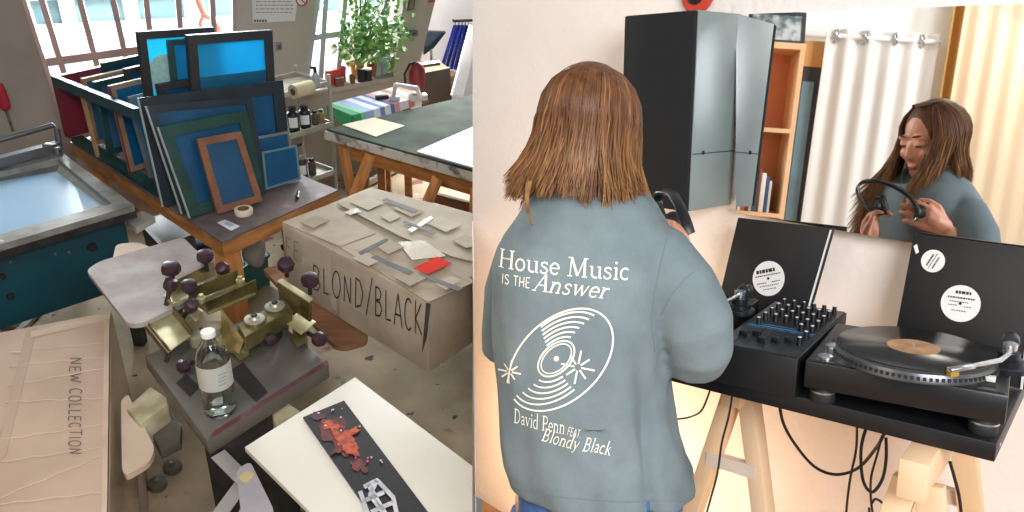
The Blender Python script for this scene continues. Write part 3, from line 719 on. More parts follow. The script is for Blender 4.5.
for s in (-1, 1):
    b.ball(H(s*.03, .072, .001), 1, 8, (.0165, .013, .011), HM)           # closed eyelids
    b.ball(H(s*.03, .076, .02), 1, 8, (.022, .009, .007), HM)             # brow ridge
    b.ball(H(s*.036, .06, -.03), 1, 8, (.022, .022, .02), HM)             # cheek
    b.ball(H(s*.073, -.005, -.012), 1, 8, (.007, .017, .029), HM)         # ear
NB = V((HC.x, HC.y, 0))-bd*.03; NB.z = 1.40
b.tube([H(0, -.02, -.04), H(0, -.025, -.09), NB, NB-ZUP*.08], [.052, .05, .055, .075], 16)   # neck
# torso and shoulders under the shirt
SR, SL = Ry(652, 256, 1.37), Ry(522, 254, 1.49)
MS = (SR+SL)/2
b.tube([NB+ZUP*.0-ZUP*.03, MS-ZUP*.06, V((MS.x+.01, MS.y, 1.05)), V((MS.x+.02, MS.y, .86))], [.07, .105, .095, .115], 16)
b.tube([SL*.85+MS*.15-ZUP*.01, MS+ZUP*.005, SR*.85+MS*.15-ZUP*.01], [.045, .06, .045], 12)
# legs, feet
HIPC = V((MS.x+.03, MS.y-.01, .84))
feet = []
for s in (-1, 1):
    h = HIPC+br_*s*.085; kn = V((h.x+bd.x*.02, h.y+bd.y*.02, .46)); an = V((h.x, h.y, .09))
    b.tube([h, kn, an], [.078, .05, .036], 12)
    b.tube([an-ZUP*.03, an+bd*.05-ZUP*.055, an+bd*.15-ZUP*.066], [.034, .034, .022], 10); feet.append(an)
# arms
EL_R = Ry(694, 352, 1.385); EL_L = Ry(506, 345, 1.55)
HAR = Rm(948, 228, wd=.655)                               # right wrist
HAL = Rm(869, 246, wd=.535)                              # left wrist
PR_ = Rm(907, 209, wd=.555)                             # right fingertips on the headband end
PL_ = Rm(875, 204, wd=.50)
b.tube([SR, (SR+EL_R)/2, EL_R, (EL_R*.6+HAR*.4), HAR], [.045, .04, .036, .034, .022], 12)
b.tube([SL, (SL+EL_L)/2, EL_L, (EL_L*.6+HAL*.4), HAL], [.045, .04, .036, .033, .022], 12)
def hand(w, fing, side, thumbside, curl, back):
    """palm from the wrist towards the fingers, five fingers of different lengths, bent at the knuckles"""
    d = (fing-w).normalized(); sd = (side-d*side.dot(d)).normalized(); up = sd.cross(d)
    if up.dot(back) < 0: up = -up
    pc = w+d*.04
    b.tube([w, w+d*.02, w+d*.05, w+d*.078], [.022, .024, .027, .02], 10)
    for k in (-1, 1): b.tube([w+d*.02+sd*k*.012, w+d*.078+sd*k*.026], [.017, .013], 8)
    ln = [.062, .073, .067, .05]
    for i in range(4):
        o = (i-1.5)*.0185; p = w+d*.078+sd*o*thumbside*1.0; l = ln[i]; c = curl*(1+.12*i)
        pts = [p]; a = 0; q = p
        for k in range(3):
            a += c; q = q+(d*math.cos(a)-up*math.sin(a)+sd*o*1.5*thumbside).normalized()*l*(.42, .33, .25)[k]; pts.append(q)
        b.tube(pts, [.0095, .0085, .0078, .0062], 8); b.ball(pts[-1], .0062, 6)
    p = w+d*.03-sd*thumbside*.02
    pts = [p, p-sd*thumbside*.022+d*.02-up*.008, p-sd*thumbside*.028+d*.045-up*.02, p-sd*thumbside*.022+d*.066-up*.028]
    b.tube(pts, [.014, .0115, .0095, .0075], 8); b.ball(pts[-1], .0075, 6)
    return d, sd, up
# right hand reaches to the person's left across the front, back of the hand up; the left hand points up around the ear cup
rd_, rs_, ru_ = hand(HAR, HAR+(PR_-HAR).normalized()*.1, -ZUP, 1, .30, WN)
ld_, ls_, lu_ = hand(HAL, PL_*.5+HAL*.5-WU*.01+ZUP*.04, -WN, 1, .55, -WU)
body = remeshed(b, .0046, .5, 4)
me_ = body.bm
for f in me_.faces:
    q = HM.transposed() @ (f.calc_center_median()-HC)
    if q.y > .070 and (q.x/.019)**2+((q.z+.070)/.0088)**2 < 1: f.material_index = 1
person = thing('person', 'person with long brown hair in an oversized grey printed T-shirt holding headphones', 'person', V((HIPC.x, HIPC.y, 0)))
part('body', body, [skin, lip_m], person)
b = B()
for s in (-1, 1): b.tube([H(s*(.014+.008*i), .0865-.0016*i*i*.6, .0225+.0025*math.sin(i*.9)) for i in range(5)], [.002, .0032, .0034, .003, .0014], 6)
part('eyebrows', b, brow_m, person)
b = B()
for s in (-1, 1): b.tube([H(s*(.017+.0065*i), .0855-.0014*(i-1.6)**2, -.0045-.0012*math.sin(i*.8)) for i in range(5)], [.001, .0022, .0026, .0022, .001], 6)
part('eyelashes', b, lash_m, person)

# ---------- T-shirt
shirt_m, nt, bs = node_mat('washed_grey_cotton'); N, K = nt.nodes, nt.links
tc = N.new('ShaderNodeTexCoord'); n1 = N.new('ShaderNodeTexNoise'); n1.inputs['Scale'].default_value = 5; n1.inputs['Detail'].default_value = 6; n1.inputs['Roughness'].default_value = .65
K.new(tc.outputs['Object'], n1.inputs['Vector']); cr = N.new('ShaderNodeValToRGB'); e = cr.color_ramp.elements
e[0].position = .3; e[1].position = .72; e[0].color = (*hexc('5d696e'), 1); e[1].color = (*hexc('788589'), 1); K.new(n1.outputs[0], cr.inputs[0]); K.new(cr.outputs[0], bs.inputs['Base Color'])
bs.inputs['Roughness'].default_value = .92; bs.inputs['Specular IOR Level'].default_value = .2
n2 = N.new('ShaderNodeTexNoise'); n2.inputs['Scale'].default_value = 420; bp = N.new('ShaderNodeBump'); bp.inputs['Strength'].default_value = .25; bp.inputs['Distance'].default_value = .002
K.new(tc.outputs['Object'], n2.inputs['Vector']); K.new(n2.outputs[0], bp.inputs['Height']); K.new(bp.outputs[0], bs.inputs['Normal'])
rows = [(175, 558, 627, .062, 1.455), (184, 545, 640, .078, 1.45), (198, 529, 653, .10, 1.445), (218, 517, 664, .125, 1.44), (238, 503, 675, .14, 1.435),
        (268, 494, 674, .15, YP), (310, 496, 670, .15, YP), (350, 498, 667, .15, YP), (390, 500, 668, .15, YP), (430, 503, 676, .152, YP), (455, 506, 684, .155, YP), (472, 510, 691, .158, YP), (479, 511, 692, .158, YP)]
def ringpts(y, xl, xr, bb, Y, n=72, k=1.0, fold=0.0):
    a, c = Ry(xl, y, Y), Ry(xr, y, Y); m = (a+c)/2; hw = (c-a).length/2
    aw = math.sqrt(max(.0004, hw*hw-(bb*bd.x)**2))/br_.x
    out = []
    for i in range(n):
        t = 2*math.pi*i/n; cs, sn = math.cos(t), math.sin(t); ex = 2/2.35
        px = math.copysign(abs(cs)**ex, cs)*aw*k; py = math.copysign(abs(sn)**ex, sn)*bb*k
        fo = fold*(.012*math.sin(5*t+y*.02)+.007*math.sin(11*t-y*.035)+.006*math.sin(3*t+y*.05))
        dz = max(0, 206-y)/31*.07*max(0, py/bb)**1.5
        out.append(m+br_*px*(1+fo)+bd*py*(1+fo*1.5)-ZUP*dz)
    return out
b = B()
b.loft([ringpts(*r, fold=min(1, max(0, (r[0]-230)/180))*1.6) for r in rows])
def limb(pts, rs, n=20, sq=1.0):
    b.tube(pts, rs, n)
# right sleeve: from the shoulder over the elbow, open end turned forwards and down
b.tube([Ry(632, 238, 1.40), Ry(654, 256, 1.375), Ry(677, 288, 1.36), Ry(692, 322, 1.36), Ry(694, 346, 1.375), Ry(691, 362, 1.40)], [.05, .066, .072, .073, .067, .056], 24)
b.tube([Ry(540, 238, 1.47), Ry(522, 256, 1.49), Ry(509, 292, 1.51), Ry(506, 330, 1.53), Ry(505, 352, 1.54)], [.05, .052, .051, .050, .048], 24)
sh = remeshed(b, .006, .6, 6)
rnd = random.Random(4)
from mathutils import noise as MNZ
for v in sh.bm.verts:                                     # soft folds
    p = v.co; g = MNZ.noise(V((p.x*9+p.z*3, p.y*9, p.z*4)))*.010+MNZ.noise(V((p.x*24, p.y*24, p.z*8)))*.0042
    v.co += v.normal*g*min(1, max(.15, (1.40-p.z)*4))
    # long drape folds on the right below the sleeve
    d = abs(((p-Ry(655, 380, 1.43)).dot(br_))-(1.10-p.z)*.10); 
    if p.z < 1.2: v.co -= v.normal*.013*math.exp(-(d/.012)**2)*min(1, max(0, (1.2-p.z)*8))
    d2 = abs(((p-Ry(612, 380, 1.43)).dot(br_))+.0)
    if p.z < 1.05: v.co -= v.normal*.008*math.exp(-(d2/.02)**2)
sh.bm.normal_update()
shirt_tree = BVHTree.FromBMesh(sh.bm)
tee = part('t_shirt', sh, shirt_m, person)
b = B()
ring = [p for p in ringpts(175.5, 557, 627.5, .063, 1.455, 40)]
b.tube(ring+[ring[0]], .0075, 8, cap=False); part('collar', b, shirt_m, tee)
seam_m = mat('shirt_seam', '6c787c', .95)
for pts in ([(668, 233), (661, 262), (654, 295), (651, 325), (655, 352)], [(512, 488), (560, 497), (620, 502), (688, 500)], [(684, 392), (687, 430), (691, 470), (694, 495)], [(700, 268), (686, 278), (672, 294), (661, 315)]):
    out = []
    for x, y in dense(pts, 6):
        h = shirt_tree.ray_cast(CAMR, ray(AXR, x, y).normalized())
        if h[0]: out.append(h[0]+h[1]*.0002)
    if len(out) > 2: b = B(); b.tube(out, .0009, 6); part('seam', b, seam_m, tee)
# print on the back: laid on the cloth from a flat artwork standing behind the person
PO = Ry(592, 310, 1.25); PXv = V((1, 0, -.0)); 
def back(x, y):                                            # artwork coordinates in metres -> cloth
    o = PO+PXv*x+ZUP*y-V((0, .25, 0))
    h = shirt_tree.ray_cast(o, V((0.05, 1, -.12)).normalized(), 1.2)
    return (h[0]+h[1]*.0012) if h[0] else o+V((0, .4, 0))
def px2art(x, y):
    h = shirt_tree.ray_cast(CAMR, ray(AXR, x, y).normalized()); p = h[0] if h[0] else Ry(x, y, 1.3)
    dn = V((0.05, 1, -.12)).normalized(); o = p-dn*((p.y-(PO.y-.25))/dn.y); return ((o.x-PO.x), (o.z-PO.z))
def textline(b, strokes, w, p0, p1, hpx, wk=1.0):
    a, c = px2art(*p0), px2art(*p1); L_ = math.dist(a, c); ux, uy = (c[0]-a[0])/L_, (c[1]-a[1])/L_
    sc = L_/w; u = px2art(p0[0], p0[1]-hpx); hs = math.dist(a, u)
    vx, vy = -uy, ux
    ink(b, [(pts, wd*wk) for pts, wd in strokes], lambda x, y: back(a[0]+ux*x*sc+vx*y*hs, a[1]+uy*x*sc+vy*y*hs), .1)
cream = mat('cream_print', 'eceada', .9, var=.05)
b = B(); st, w = serif('House Music'); textline(b, st, w, (499, 266.5), (629, 280), 21.5); part('print_title', b, cream, tee)
b = B(); st, w = sans('IS THE', .11); textline(b, st, w, (502, 283), (531, 288), 9.5); part('print_line', b, cream, tee)
b = B(); st, w = serif('Answer', .28); textline(b, st, w, (532, 290), (607, 298.5), 17.5); part('print_title', b, cream, tee)
b = B(); st, w = serif('David Penn'); textline(b, st, w, (514, 422), (565, 434), 14); part('print_name', b, cream, tee)
b = B(); st, w = sans('FEAT.', .11); textline(b, st, w, (567, 434.5), (581, 438), 8); part('print_line', b, cream, tee)
b = B(); st, w = serif('Blondy Black', .22); textline(b, st, w, (541, 440), (610, 455), 13); part('print_name', b, cream, tee)
# the drawn record: tilted ellipses and two starbursts
def ell(cx, cy, a, c, rot, a0=0, a1=360, n=60):
    out = []
    for i in range(n+1):
        t = R(a0+(a1-a0)*i/n); x, y = a*math.cos(t), c*math.sin(t); out.append((cx+x*math.cos(rot)-y*math.sin(rot), cy+x*math.sin(rot)+y*math.cos(rot)))
    return out
def pxink(b, pts, w):
    q = [px2art(*p) for p in pts]; k = .0021*w
    ink(b, [(q, k)], lambda x, y: back(x, y), .02)
b = B(); rt = R(-44)
pxink(b, ell(561, 359.5, 61, 40, rt, -152, 186), 1.5)
pxink(b, ell(556.5, 358.5, 21.5, 13.5, rt), 1.4); pxink(b, ell(556.5, 358.5, 18, 11, rt), 1.0)
for k in range(6): pxink(b, ell(558+k*.7, 358.5-k*.2, 26+k*5.6, 17+k*3.9, rt, -88+k*1.0, -22+k*2, 24), 1.5)
for k in range(5): pxink(b, ell(556-k*.2, 360+k*.4, 26+k*6.2, 17+k*4.1, rt, 104-k*2, 172+k*3, 24), 1.4)
pxink(b, ell(556.5, 358.5, 1.4, 1.4, 0, 0, 360, 10), 2.2)
part('print_record', b, cream, tee)
for cx, cy, r in ((510, 371.5, 11.5), (578, 367, 17)):
    b = B()
    for k in range(8):
        a = k*math.pi/4+.2; rr = r*(1 if k % 2 == 0 else .82)
        pxink(b, [(cx+math.cos(a)*r*.2, cy+math.sin(a)*r*.2), (cx+math.cos(a)*rr, cy+math.sin(a)*rr)], 1.5)
    part('print_star', b, cream, tee)

# ---------- jeans and shoes
denim = mat('blue_denim', '41679c', .85, h2='34568a', scale=40)
b = B()
hipr = ringpts(462, 520, 682, .14, YP); b.loft([hipr, [V((p.x, p.y, .80)) for p in hipr], [HIPC+(V((p.x, p.y, 0))-V((HIPC.x, HIPC.y, 0)))*.92+ZUP*(.74-HIPC.z) for p in hipr]])
for f in feet: b.tube([V((f.x, f.y, .80)), V((f.x, f.y, .46)), V((f.x, f.y, .06))], [.092, .068, .06], 18)
part('jeans', remeshed(b, .009, .5, 5), denim, person)
for f in feet:
    b = B(); b.tube([f-bd*.05-ZUP*.045, f+bd*.02-ZUP*.04, f+bd*.10-ZUP*.052, f+bd*.17-ZUP*.058], [.042, .045, .042, .03], 14); part('shoe', remeshed(b, .007, .5, 3), mat('white_shoe', 'd9d7d2', .7), person)

# ---------- hair
hair_m, nt, bs = node_mat('brown_hair'); N, K = nt.nodes, nt.links
tc = N.new('ShaderNodeTexCoord'); mp = N.new('ShaderNodeMapping'); mp.inputs['Scale'].default_value = (70, 70, 5); n1 = N.new('ShaderNodeTexNoise'); n1.inputs['Scale'].default_value = 1; n1.inputs['Detail'].default_value = 3
K.new(tc.outputs['Object'], mp.inputs[0]); K.new(mp.outputs[0], n1.inputs['Vector']); cr = N.new('ShaderNodeValToRGB'); e = cr.color_ramp.elements
e[0].position = .3; e[0].color = (*hexc('43291a'), 1); e[1].position = .75; e[1].color = (*hexc('6f4a2e'), 1); K.new(n1.outputs[0], cr.inputs[0])
sz = N.new('ShaderNodeSeparateXYZ'); K.new(tc.outputs['Object'], sz.inputs[0]); mr = N.new('ShaderNodeMapRange'); mr.inputs['From Min'].default_value = 1.60; mr.inputs['From Max'].default_value = 1.40; K.new(sz.outputs['Z'], mr.inputs['Value'])
mxc = N.new('ShaderNodeMix'); mxc.data_type = 'RGBA'; K.new(mr.outputs[0], mxc.inputs[0]); K.new(cr.outputs[0], mxc.inputs[6])
cr2 = N.new('ShaderNodeValToRGB'); e2 = cr2.color_ramp.elements; e2[0].position = .3; e2[0].color = (*hexc('5f3c22'), 1); e2[1].position = .75; e2[1].color = (*hexc('a67c4c'), 1); K.new(n1.outputs[0], cr2.inputs[0]); K.new(cr2.outputs[0], mxc.inputs[7]); K.new(mxc.outputs[2], bs.inputs['Base Color'])
bs.inputs['Roughness'].default_value = .5; bs.inputs['Specular IOR Level'].default_value = .25
hair_l = mat('golden_hair', '96683c', .5, h2='75492a', scale=30, spec=.25)
rh = random.Random(11); b = B()
hat = V((hd.x, hd.y, 0)); hat_r = V((hat.y, -hat.x, 0))
def hdir(phi): return (-hat*math.cos(phi)+hat_r*math.sin(phi))       # phi 0 = back, + = person's right
b.ball(H(0, -.022, .027), 1, 16, (.081, .092, .09), HM)
head_n = len(b.bm.faces)
def strand(phi, k, zend, flare, rad, gold=False, fwd=0.0, drift=0.0):
    pts = []; d0 = hdir(phi); sg = 1 if phi > 0 else -1
    pts = [H(sg*.004, -.03+.075*abs(phi)/math.pi*1.6, .112*k*.99)]
    dl = V((hr.dot(d0), hf.dot(d0), 0)); dl.normalize()
    for i in range(1, 6):
        th = R(18*i); pts.append(H(dl.x*.089*k*math.sin(th), -.014+dl.y*.106*k*math.sin(th), .02+.093*k*math.cos(th)))
    p = pts[-1]; z0 = p.z; n = 9; w0 = rh.uniform(0, 6.28); wa = rh.uniform(.001, .005)
    for i in range(1, n+1):
        s = i/n; z = z0+(zend-z0)*s
        q = V((p.x, p.y, z))+d0*(flare*s-.012*math.sin(s*3.1))+hat_r*(sg*flare*.25*s+drift*s*s)+bd*fwd*s**1.4
        q += hat_r*wa*math.sin(w0+s*6)+hat*wa*math.cos(w0+s*5)
        pts.append(q)
    rs = [rad*.7]+[rad]*(len(pts)-4)+[rad*.8, rad*.5, rad*.15]
    a = len(b.bm.faces); b.tube(pts, rs, 5, cap=False)
    if gold:
        b.bm.faces.ensure_lookup_table()
        for f in b.bm.faces[a:]: f.material_index = 1
for i in range(3000):
    phi = rh.uniform(-2.4, 2.35); a = abs(phi); k = rh.uniform(.95, 1.015); fwd = 0; dr = 0
    if a < 1.15:
        zend = 1.464+rh.uniform(-.026, .016)-(.012 if phi < -.5 else 0)+(-.015 if phi > .4 else 0); flare = rh.uniform(.004, .022)+(.02 if phi < -.35 else 0); dr = -.014 if phi < .6 else 0
    elif phi < 0:
        zend = rh.uniform(1.20, 1.36) if a > 1.55 else rh.uniform(1.40, 1.45); flare = rh.uniform(.0, .03); fwd = .10 if a > 1.55 else 0
    else:
        zend = rh.uniform(1.30, 1.41) if a > 1.6 else rh.uniform(1.43, 1.46); flare = rh.uniform(.0, .02); fwd = .07 if a > 1.6 else 0
    strand(phi, k, zend, flare, rh.uniform(.0011, .0023), rh.random() < .10, fwd, dr)
# a loose lock over the left shoulder
for j in range(5):
    o = j*.003; pts = [Ry(528+j, 165, 1.44), Ry(527+j, 182, 1.36), Ry(525.5+j*.7, 197, 1.345), Ry(527+j*.6, 212, 1.325), Ry(532+j*.3, 226, 1.315)]; b.tube(pts, [.0016, .0016, .0014, .001, .0004], 5, cap=False)
part('hair', b, [hair_m, hair_l], person)

# finger rings
for nm, q in (('finger_ring', HAR+rd_*.1+rs_*.01), ('finger_ring', HAR+rd_*.098-rs_*.012)):
    b = B(); m3 = rd_.to_track_quat('Z', 'Y').to_matrix(); e1, e2 = m3 @ V((1, 0, 0)), m3 @ V((0, 1, 0))
    b.tube([q-ru_*.006+(e1*math.cos(2*math.pi*k/20)+e2*math.sin(2*math.pi*k/20))*.0115 for k in range(21)], .0028, 8, cap=False); part(nm, b, silver, person, label='silver ring')

# ---------- headphones
hp = thing('headphones', 'black on-ear headphones held in both hands', 'headphones', Rm(888, 212, wd=.53))
hb = [(877, 214, .50), (866, 206, .495), (858.5, 194, .49), (858, 186.5, .49), (865, 181.5, .50), (879, 181.5, .51), (893, 186, .53), (906, 193.5, .55), (914, 202, .56), (917, 209, .562)]
v = [Rm(x, y, wd=w) for x, y, w in hb]; sm = []
for i in range(len(v)-1):
    p0, p1, p2, p3 = v[max(i-1, 0)], v[i], v[i+1], v[min(i+2, len(v)-1)]
    for k in range(6):
        s = k/6; sm.append(.5*((2*p1)+(p2-p0)*s+(2*p0-5*p1+4*p2-p3)*s*s+(3*p1-p0-3*p2+p3)*s**3))
sm.append(v[-1])
nrm = (v[3]-v[0]).cross(v[-1]-v[0]).normalized()
rings = []
for i, p in enumerate(sm):
    d = (sm[min(i+1, len(sm)-1)]-sm[max(i-1, 0)]).normalized(); o = nrm.cross(d).normalized(); wdt = .0105; th = .004
    rings.append([p+nrm*wdt*a+o*th*c for a, c in ((-1, -.6), (-.8, -1), (.8, -1), (1, -.6), (1, .6), (.8, 1), (-.8, 1), (-1, .6))])
b = B(); b.loft(rings); part('headband', b, mat('headband_black', '1c1f22', .38), hp)
for (x, y, w, sgn) in ((879, 206, .513, 1), (918, 212, .60, -1)):
    c = Rm(x, y, wd=w); ax = (v[-1]-v[0]).normalized()*sgn+nrm*.35
    m3 = ax.normalized().to_track_quat('Z', 'Y').to_matrix()
    b = B(); b.lathe(c, [(0, -.014), (.022, -.013), (.028, -.006), (.028, .004), (.026, .008), (0, .008)], 28, m3); cp = part('ear_cup', b, mat('cup_black', '17181a', .4), hp)
    b = B(); b.lathe(c, [(.012, .0085), (.026, .0085), (.029, .014), (.027, .02), (.02, .022), (.01, .017), (0, .016)], 28, m3); part('ear_pad', b, mat('pad_leather', '0f1012', .55), cp)

# ================================================================== THE WORKSHOP (left)
W[0] = WS
CUTL = AXL[0]*F+AXL[2]*(CX-472.4)
def Q(pxs, z): return [L(x, y, z) for x, y in pxs]
def leanq(bl, br, tr, tl, z, lean=0.0):
    """upright sheet: foot on the level z, corners read off the photo, tipped back by lean"""
    a, c = L(*bl, z), L(*br, z); e = (c-a).normalized(); n = V((e.y, -e.x, 0))
    if n.dot(CAML-a) < 0: n = -n
    n = (n*math.cos(lean)+ZUP*math.sin(lean)).normalized()
    return [a, c, Lpl(*tr, a, n), Lpl(*tl, a, n)]
concrete = mat('workshop_concrete', 'bba888', .75, h2='786a54', scale=1.7, bump=.1, bscale=30, detail=8)
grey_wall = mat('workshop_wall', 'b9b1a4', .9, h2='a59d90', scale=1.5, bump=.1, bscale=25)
orange_ply = mat('orange_plywood', 'b97f45', .6, h2='8d5a2c', scale=7, stretch=(1, 1, 5))
pine_leg = mat('workshop_pine', 'cf8f52', .55, h2='a86a35', scale=6, stretch=(3, 3, .5))
steel = mat('worn_steel', '9a9a95', .4, .7, h2='6f6e6a', scale=18)
dark_steel = mat('dark_steel', '4a4b4c', .45, .6, h2='333333', scale=12)
zinc = mat('yellow_zinc', '94875a', .34, .75, h2='574e2e', scale=14)
zinc_pale = mat('pale_zinc', 'cfc8a0', .36, .55, h2='a0986c', scale=10)
knob_mar = mat('maroon_knob', '3a2430', .4, h2='2c1a24')
cardboard = mat('brown_cardboard', 'b39d88', .8, h2='a08a76', scale=4, stretch=(1, 1, 1), bump=.15, bscale=12)
cardgrey = mat('grey_cardboard', 'b8ad9c', .8, h2='a39784', scale=5, bump=.15, bscale=12)
tape_m = mat('clear_tape', 'c9bda8', .18, var=.05, coat=.6)
ink_pen = mat('blue_black_pen', '34343c', .7); ink_grey = mat('grey_pen', '6a5c50', .8)
mesh_dark = mat('mesh_navy', '0a4c74', .35, h2='083a5a', scale=5)
mesh_teal = mat('mesh_teal', '10547c', .35, h2='0c4264', scale=4)
mesh_blue = mat('mesh_blue', '1f8fc4', .35, h2='1672a8', scale=3)
mesh_cyan = mat('mesh_cyan', '22b4dc', .35, h2='179ccc', scale=4)
def backlit(name, h, h2, k):
    m = mat(name, h, .35, h2=h2, scale=4); nt = m.node_tree; N, K = nt.nodes, nt.links; bs = N['Principled BSDF']
    tr = N.new('ShaderNodeBsdfTranslucent'); tr.inputs[0].default_value = (*hexc(h), 1); mx = N.new('ShaderNodeMixShader'); mx.inputs[0].default_value = k
    K.new(bs.outputs[0], mx.inputs[1]); K.new(tr.outputs[0], mx.inputs[2]); K.new(mx.outputs[0], N['Material Output'].inputs[0]); return m
mesh_blue = backlit('mesh_blue_sheer', '35b4d8', '2a9cc6', .6); mesh_cyan = backlit('mesh_cyan_sheer', '48d0e6', '35bcda', .6)
frame_dk = mat('frame_dark', '1c2a33', .5, h2='141d24', scale=9)
frame_gr = mat('frame_green', '1b443c', .5, h2='12312e', scale=9)
frame_tl = mat('frame_dark_teal', '1f4347', .5, h2='183638', scale=9)
frame_bk = mat('frame_black', '2e3033', .5, h2='232427', scale=9)
frame_wd = mat('frame_wood', '84573a', .6, h2='6a4229', scale=14)
frame_al = mat('frame_alu', '9b9c98', .4, .5, h2='7b7c7a', scale=9)
red_paint = mat('red_paint', '7e2230', .5, h2='64202a', scale=6)

# floor, cut where the party wall stands
b = B(); b.drop([V((-6, 1.5, 0)), V((1.2, 1.5, 0)), V((4.5, 11.5, 0)), V((-6, 11.5, 0))], -.1); b.cut(CAML, CUTL); struct('floor_workshop', b, concrete)
nt = concrete.node_tree; N, K = nt.nodes, nt.links; bs = N['Principled BSDF']; src = bs.inputs['Base Color'].links[0].from_socket
for sc_, lo, hi, h, seed in ((9, .63, .70, '6f3a36', 3.1), (12, .66, .72, '3f5a4c', 8.7), (22, .66, .70, '2f2b28', 1.3), (30, .70, .73, 'd8d2c4', 5.5)):
    tc = N.new('ShaderNodeTexCoord'); mp = N.new('ShaderNodeMapping'); mp.inputs['Location'].default_value = (seed, seed*2, 0); K.new(tc.outputs['Object'], mp.inputs[0])
    nz = N.new('ShaderNodeTexNoise'); nz.inputs['Scale'].default_value = sc_/2; nz.inputs['Detail'].default_value = 6; K.new(mp.outputs[0], nz.inputs['Vector'])
    mr = N.new('ShaderNodeMapRange'); mr.inputs['From Min'].default_value = lo; mr.inputs['From Max'].default_value = hi; K.new(nz.outputs[0], mr.inputs['Value'])
    mx = N.new('ShaderNodeMix'); mx.data_type = 'RGBA'; K.new(mr.outputs[0], mx.inputs[0]); K.new(src, mx.inputs[6]); mx.inputs[7].default_value = (*hexc(h), 1); src = mx.outputs[2]
K.new(src, bs.inputs['Base Color'])

# ---- window wall
P0 = V((-1.15, 5.8, 0)); nW = V((.436, -.9, 0)).normalized(); uW = V((.9, .436, 0)).normalized()
def Wp(x, y, off=0.0): return Lpl(x, y, P0+nW*off, nW)
def wallpoly(name, pxs, t=.22, m=grey_wall):
    p = [Wp(*q) for q in pxs]; p = [V((q.x, q.y, max(q.z, -.05))) for q in p]
    b = B(); b.prism(p, [q-nW*t for q in p]); return struct(name, b, m)
wallpoly('wall_left_shaded', [(-330, -170), (-18, -130), (24, 0), (68, 132), (86, 190), (86, 400), (-330, 470)], m=mat('shaded_wall', 'a39c92', .9, h2='938c82', scale=2))  # darker copy of the wall colour, with the shade put in
wallpoly('wall_window_base', [(60, 132), (240, 100), (240, 400), (60, 420)])
wallpoly('wall_pier', [(242, -150), (331, -150), (316, 0), (305, 76), (303, 92), (303, 300), (232, 340), (236, 28), (236, 0)])
wallpoly('wall_under_window', [(303, 92), (393, 76), (393, 260), (303, 300)])
wallpoly('wall_pillar', [(425, -150), (462, -150), (436, -2), (420, 62), (411, 98), (409, 250), (393, 260), (393, 76), (404, 0)], .3)
# recess wall further back
P1 = P0+V((.9, 1.9, 0))
def Fp(x, y, off=0.0): return Lpl(x, y, P1+nW*off, nW)
p = [Fp(x, y) for x, y in ((380, -120), (560, -160), (560, 130), (380, 160))]
b = B(); b.prism(p, [q-nW*.2 for q in p]); struct('wall_recess', b, mat('pale_wall', 'dcdbe0', .9, var=.03))

def pbar(b, a, c, w, d=.05, off=0.0):                # bar on the wall plane between two pixels
    b.bar(Wp(*a, off), Wp(*c, off), d, w, nW.cross((Wp(*c)-Wp(*a)).normalized())); return b
winfr = mat('window_frame_glare', 'b59c95', .6, h2='a08a84', scale=5); winfr2 = mat('window_frame_grey', 'aeb2b4', .5)  # window glare is put into the pinkish frame colour
pane = pane_mat('window_glass')
w1 = thing('window_1', None, None, Wp(130, 100)); w1['kind'] = 'structure'
b = B(); q = [Wp(x, y, -.12) for x, y in ((68, 140), (24, 0), (-5, -95), (240, -110), (238, 110))]; b.prism(q, [p-nW*.006 for p in q]); part('window_pane', b, pane, w1)
b = B(); pbar(b, (25, 2), (69, 137), .022); pbar(b, (-6, -95), (25, 2), .022); part('window_frame', b, mat('pink_frame', 'c9aaa4', .6), w1)
for a, c in (((42, 0), (64, 72)), ((80, 0), (101, 80)), ((113, 0), (132, 85)), ((146, 0), (156, 85)), ((178, 0), (184, 80)), ((212, 0), (216, 75)), ((28, -60), (42, 0)), ((66, -60), (80, 0)), ((101, -60), (113, 0)), ((138, -60), (146, 0)), ((172, -60), (178, 0)), ((209, -60), (212, 0))):
    b = B(); pbar(b, a, c, .034, .05, -.06); part('mullion', b, winfr, w1)
b = B(); pbar(b, (44, 62), (238, 36), .05, .05, -.05); part('transom', b, winfr, w1)
b = B(); pbar(b, (236, -110), (236, 60), .05, .05, -.03); part('window_frame', b, winfr, w1)
w2 = thing('window_2', None, None, Wp(350, 80)); w2['kind'] = 'structure'
b = B(); q = [Wp(x, y, -.14) for x, y in ((304, 90), (316, 0), (332, -150), (426, -160), (404, 0), (394, 74))]; b.prism(q, [p-nW*.006 for p in q]); part('window_pane', b, pane, w2)
for a, c in (((317, -2), (306, 80)), ((331, -120), (317, -2)), ((325, 0), (320, 82)), ((331, -60), (325, 0)), ((344.5, 0), (337, 80)), ((351, -60), (344.5, 0)), ((366, 0), (358, 78)), ((371, -60), (366, 0)), ((386, 0), (377, 76)), ((392, -60), (386, 0)), ((404, 0), (394, 76))):
    b = B(); pbar(b, a, c, .034, .05, -.07); part('mullion', b, winfr2, w2)
b = B(); pbar(b, (307, 38), (402, 24), .04, .05, -.06); part('transom', b, winfr2, w2)
b = B(); s0_, s1_ = Wp(303, 91, 0), Wp(393, 75, 0); b.prism([s0_+nW*.05, s1_+nW*.05, s1_-nW*.16, s0_-nW*.16], [p-ZUP*.035 for p in (s0_+nW*.05, s1_+nW*.05, s1_-nW*.16, s0_-nW*.16)]); part('window_sill', b, mat('sill_paint', 'b5ada0', .7), w2)

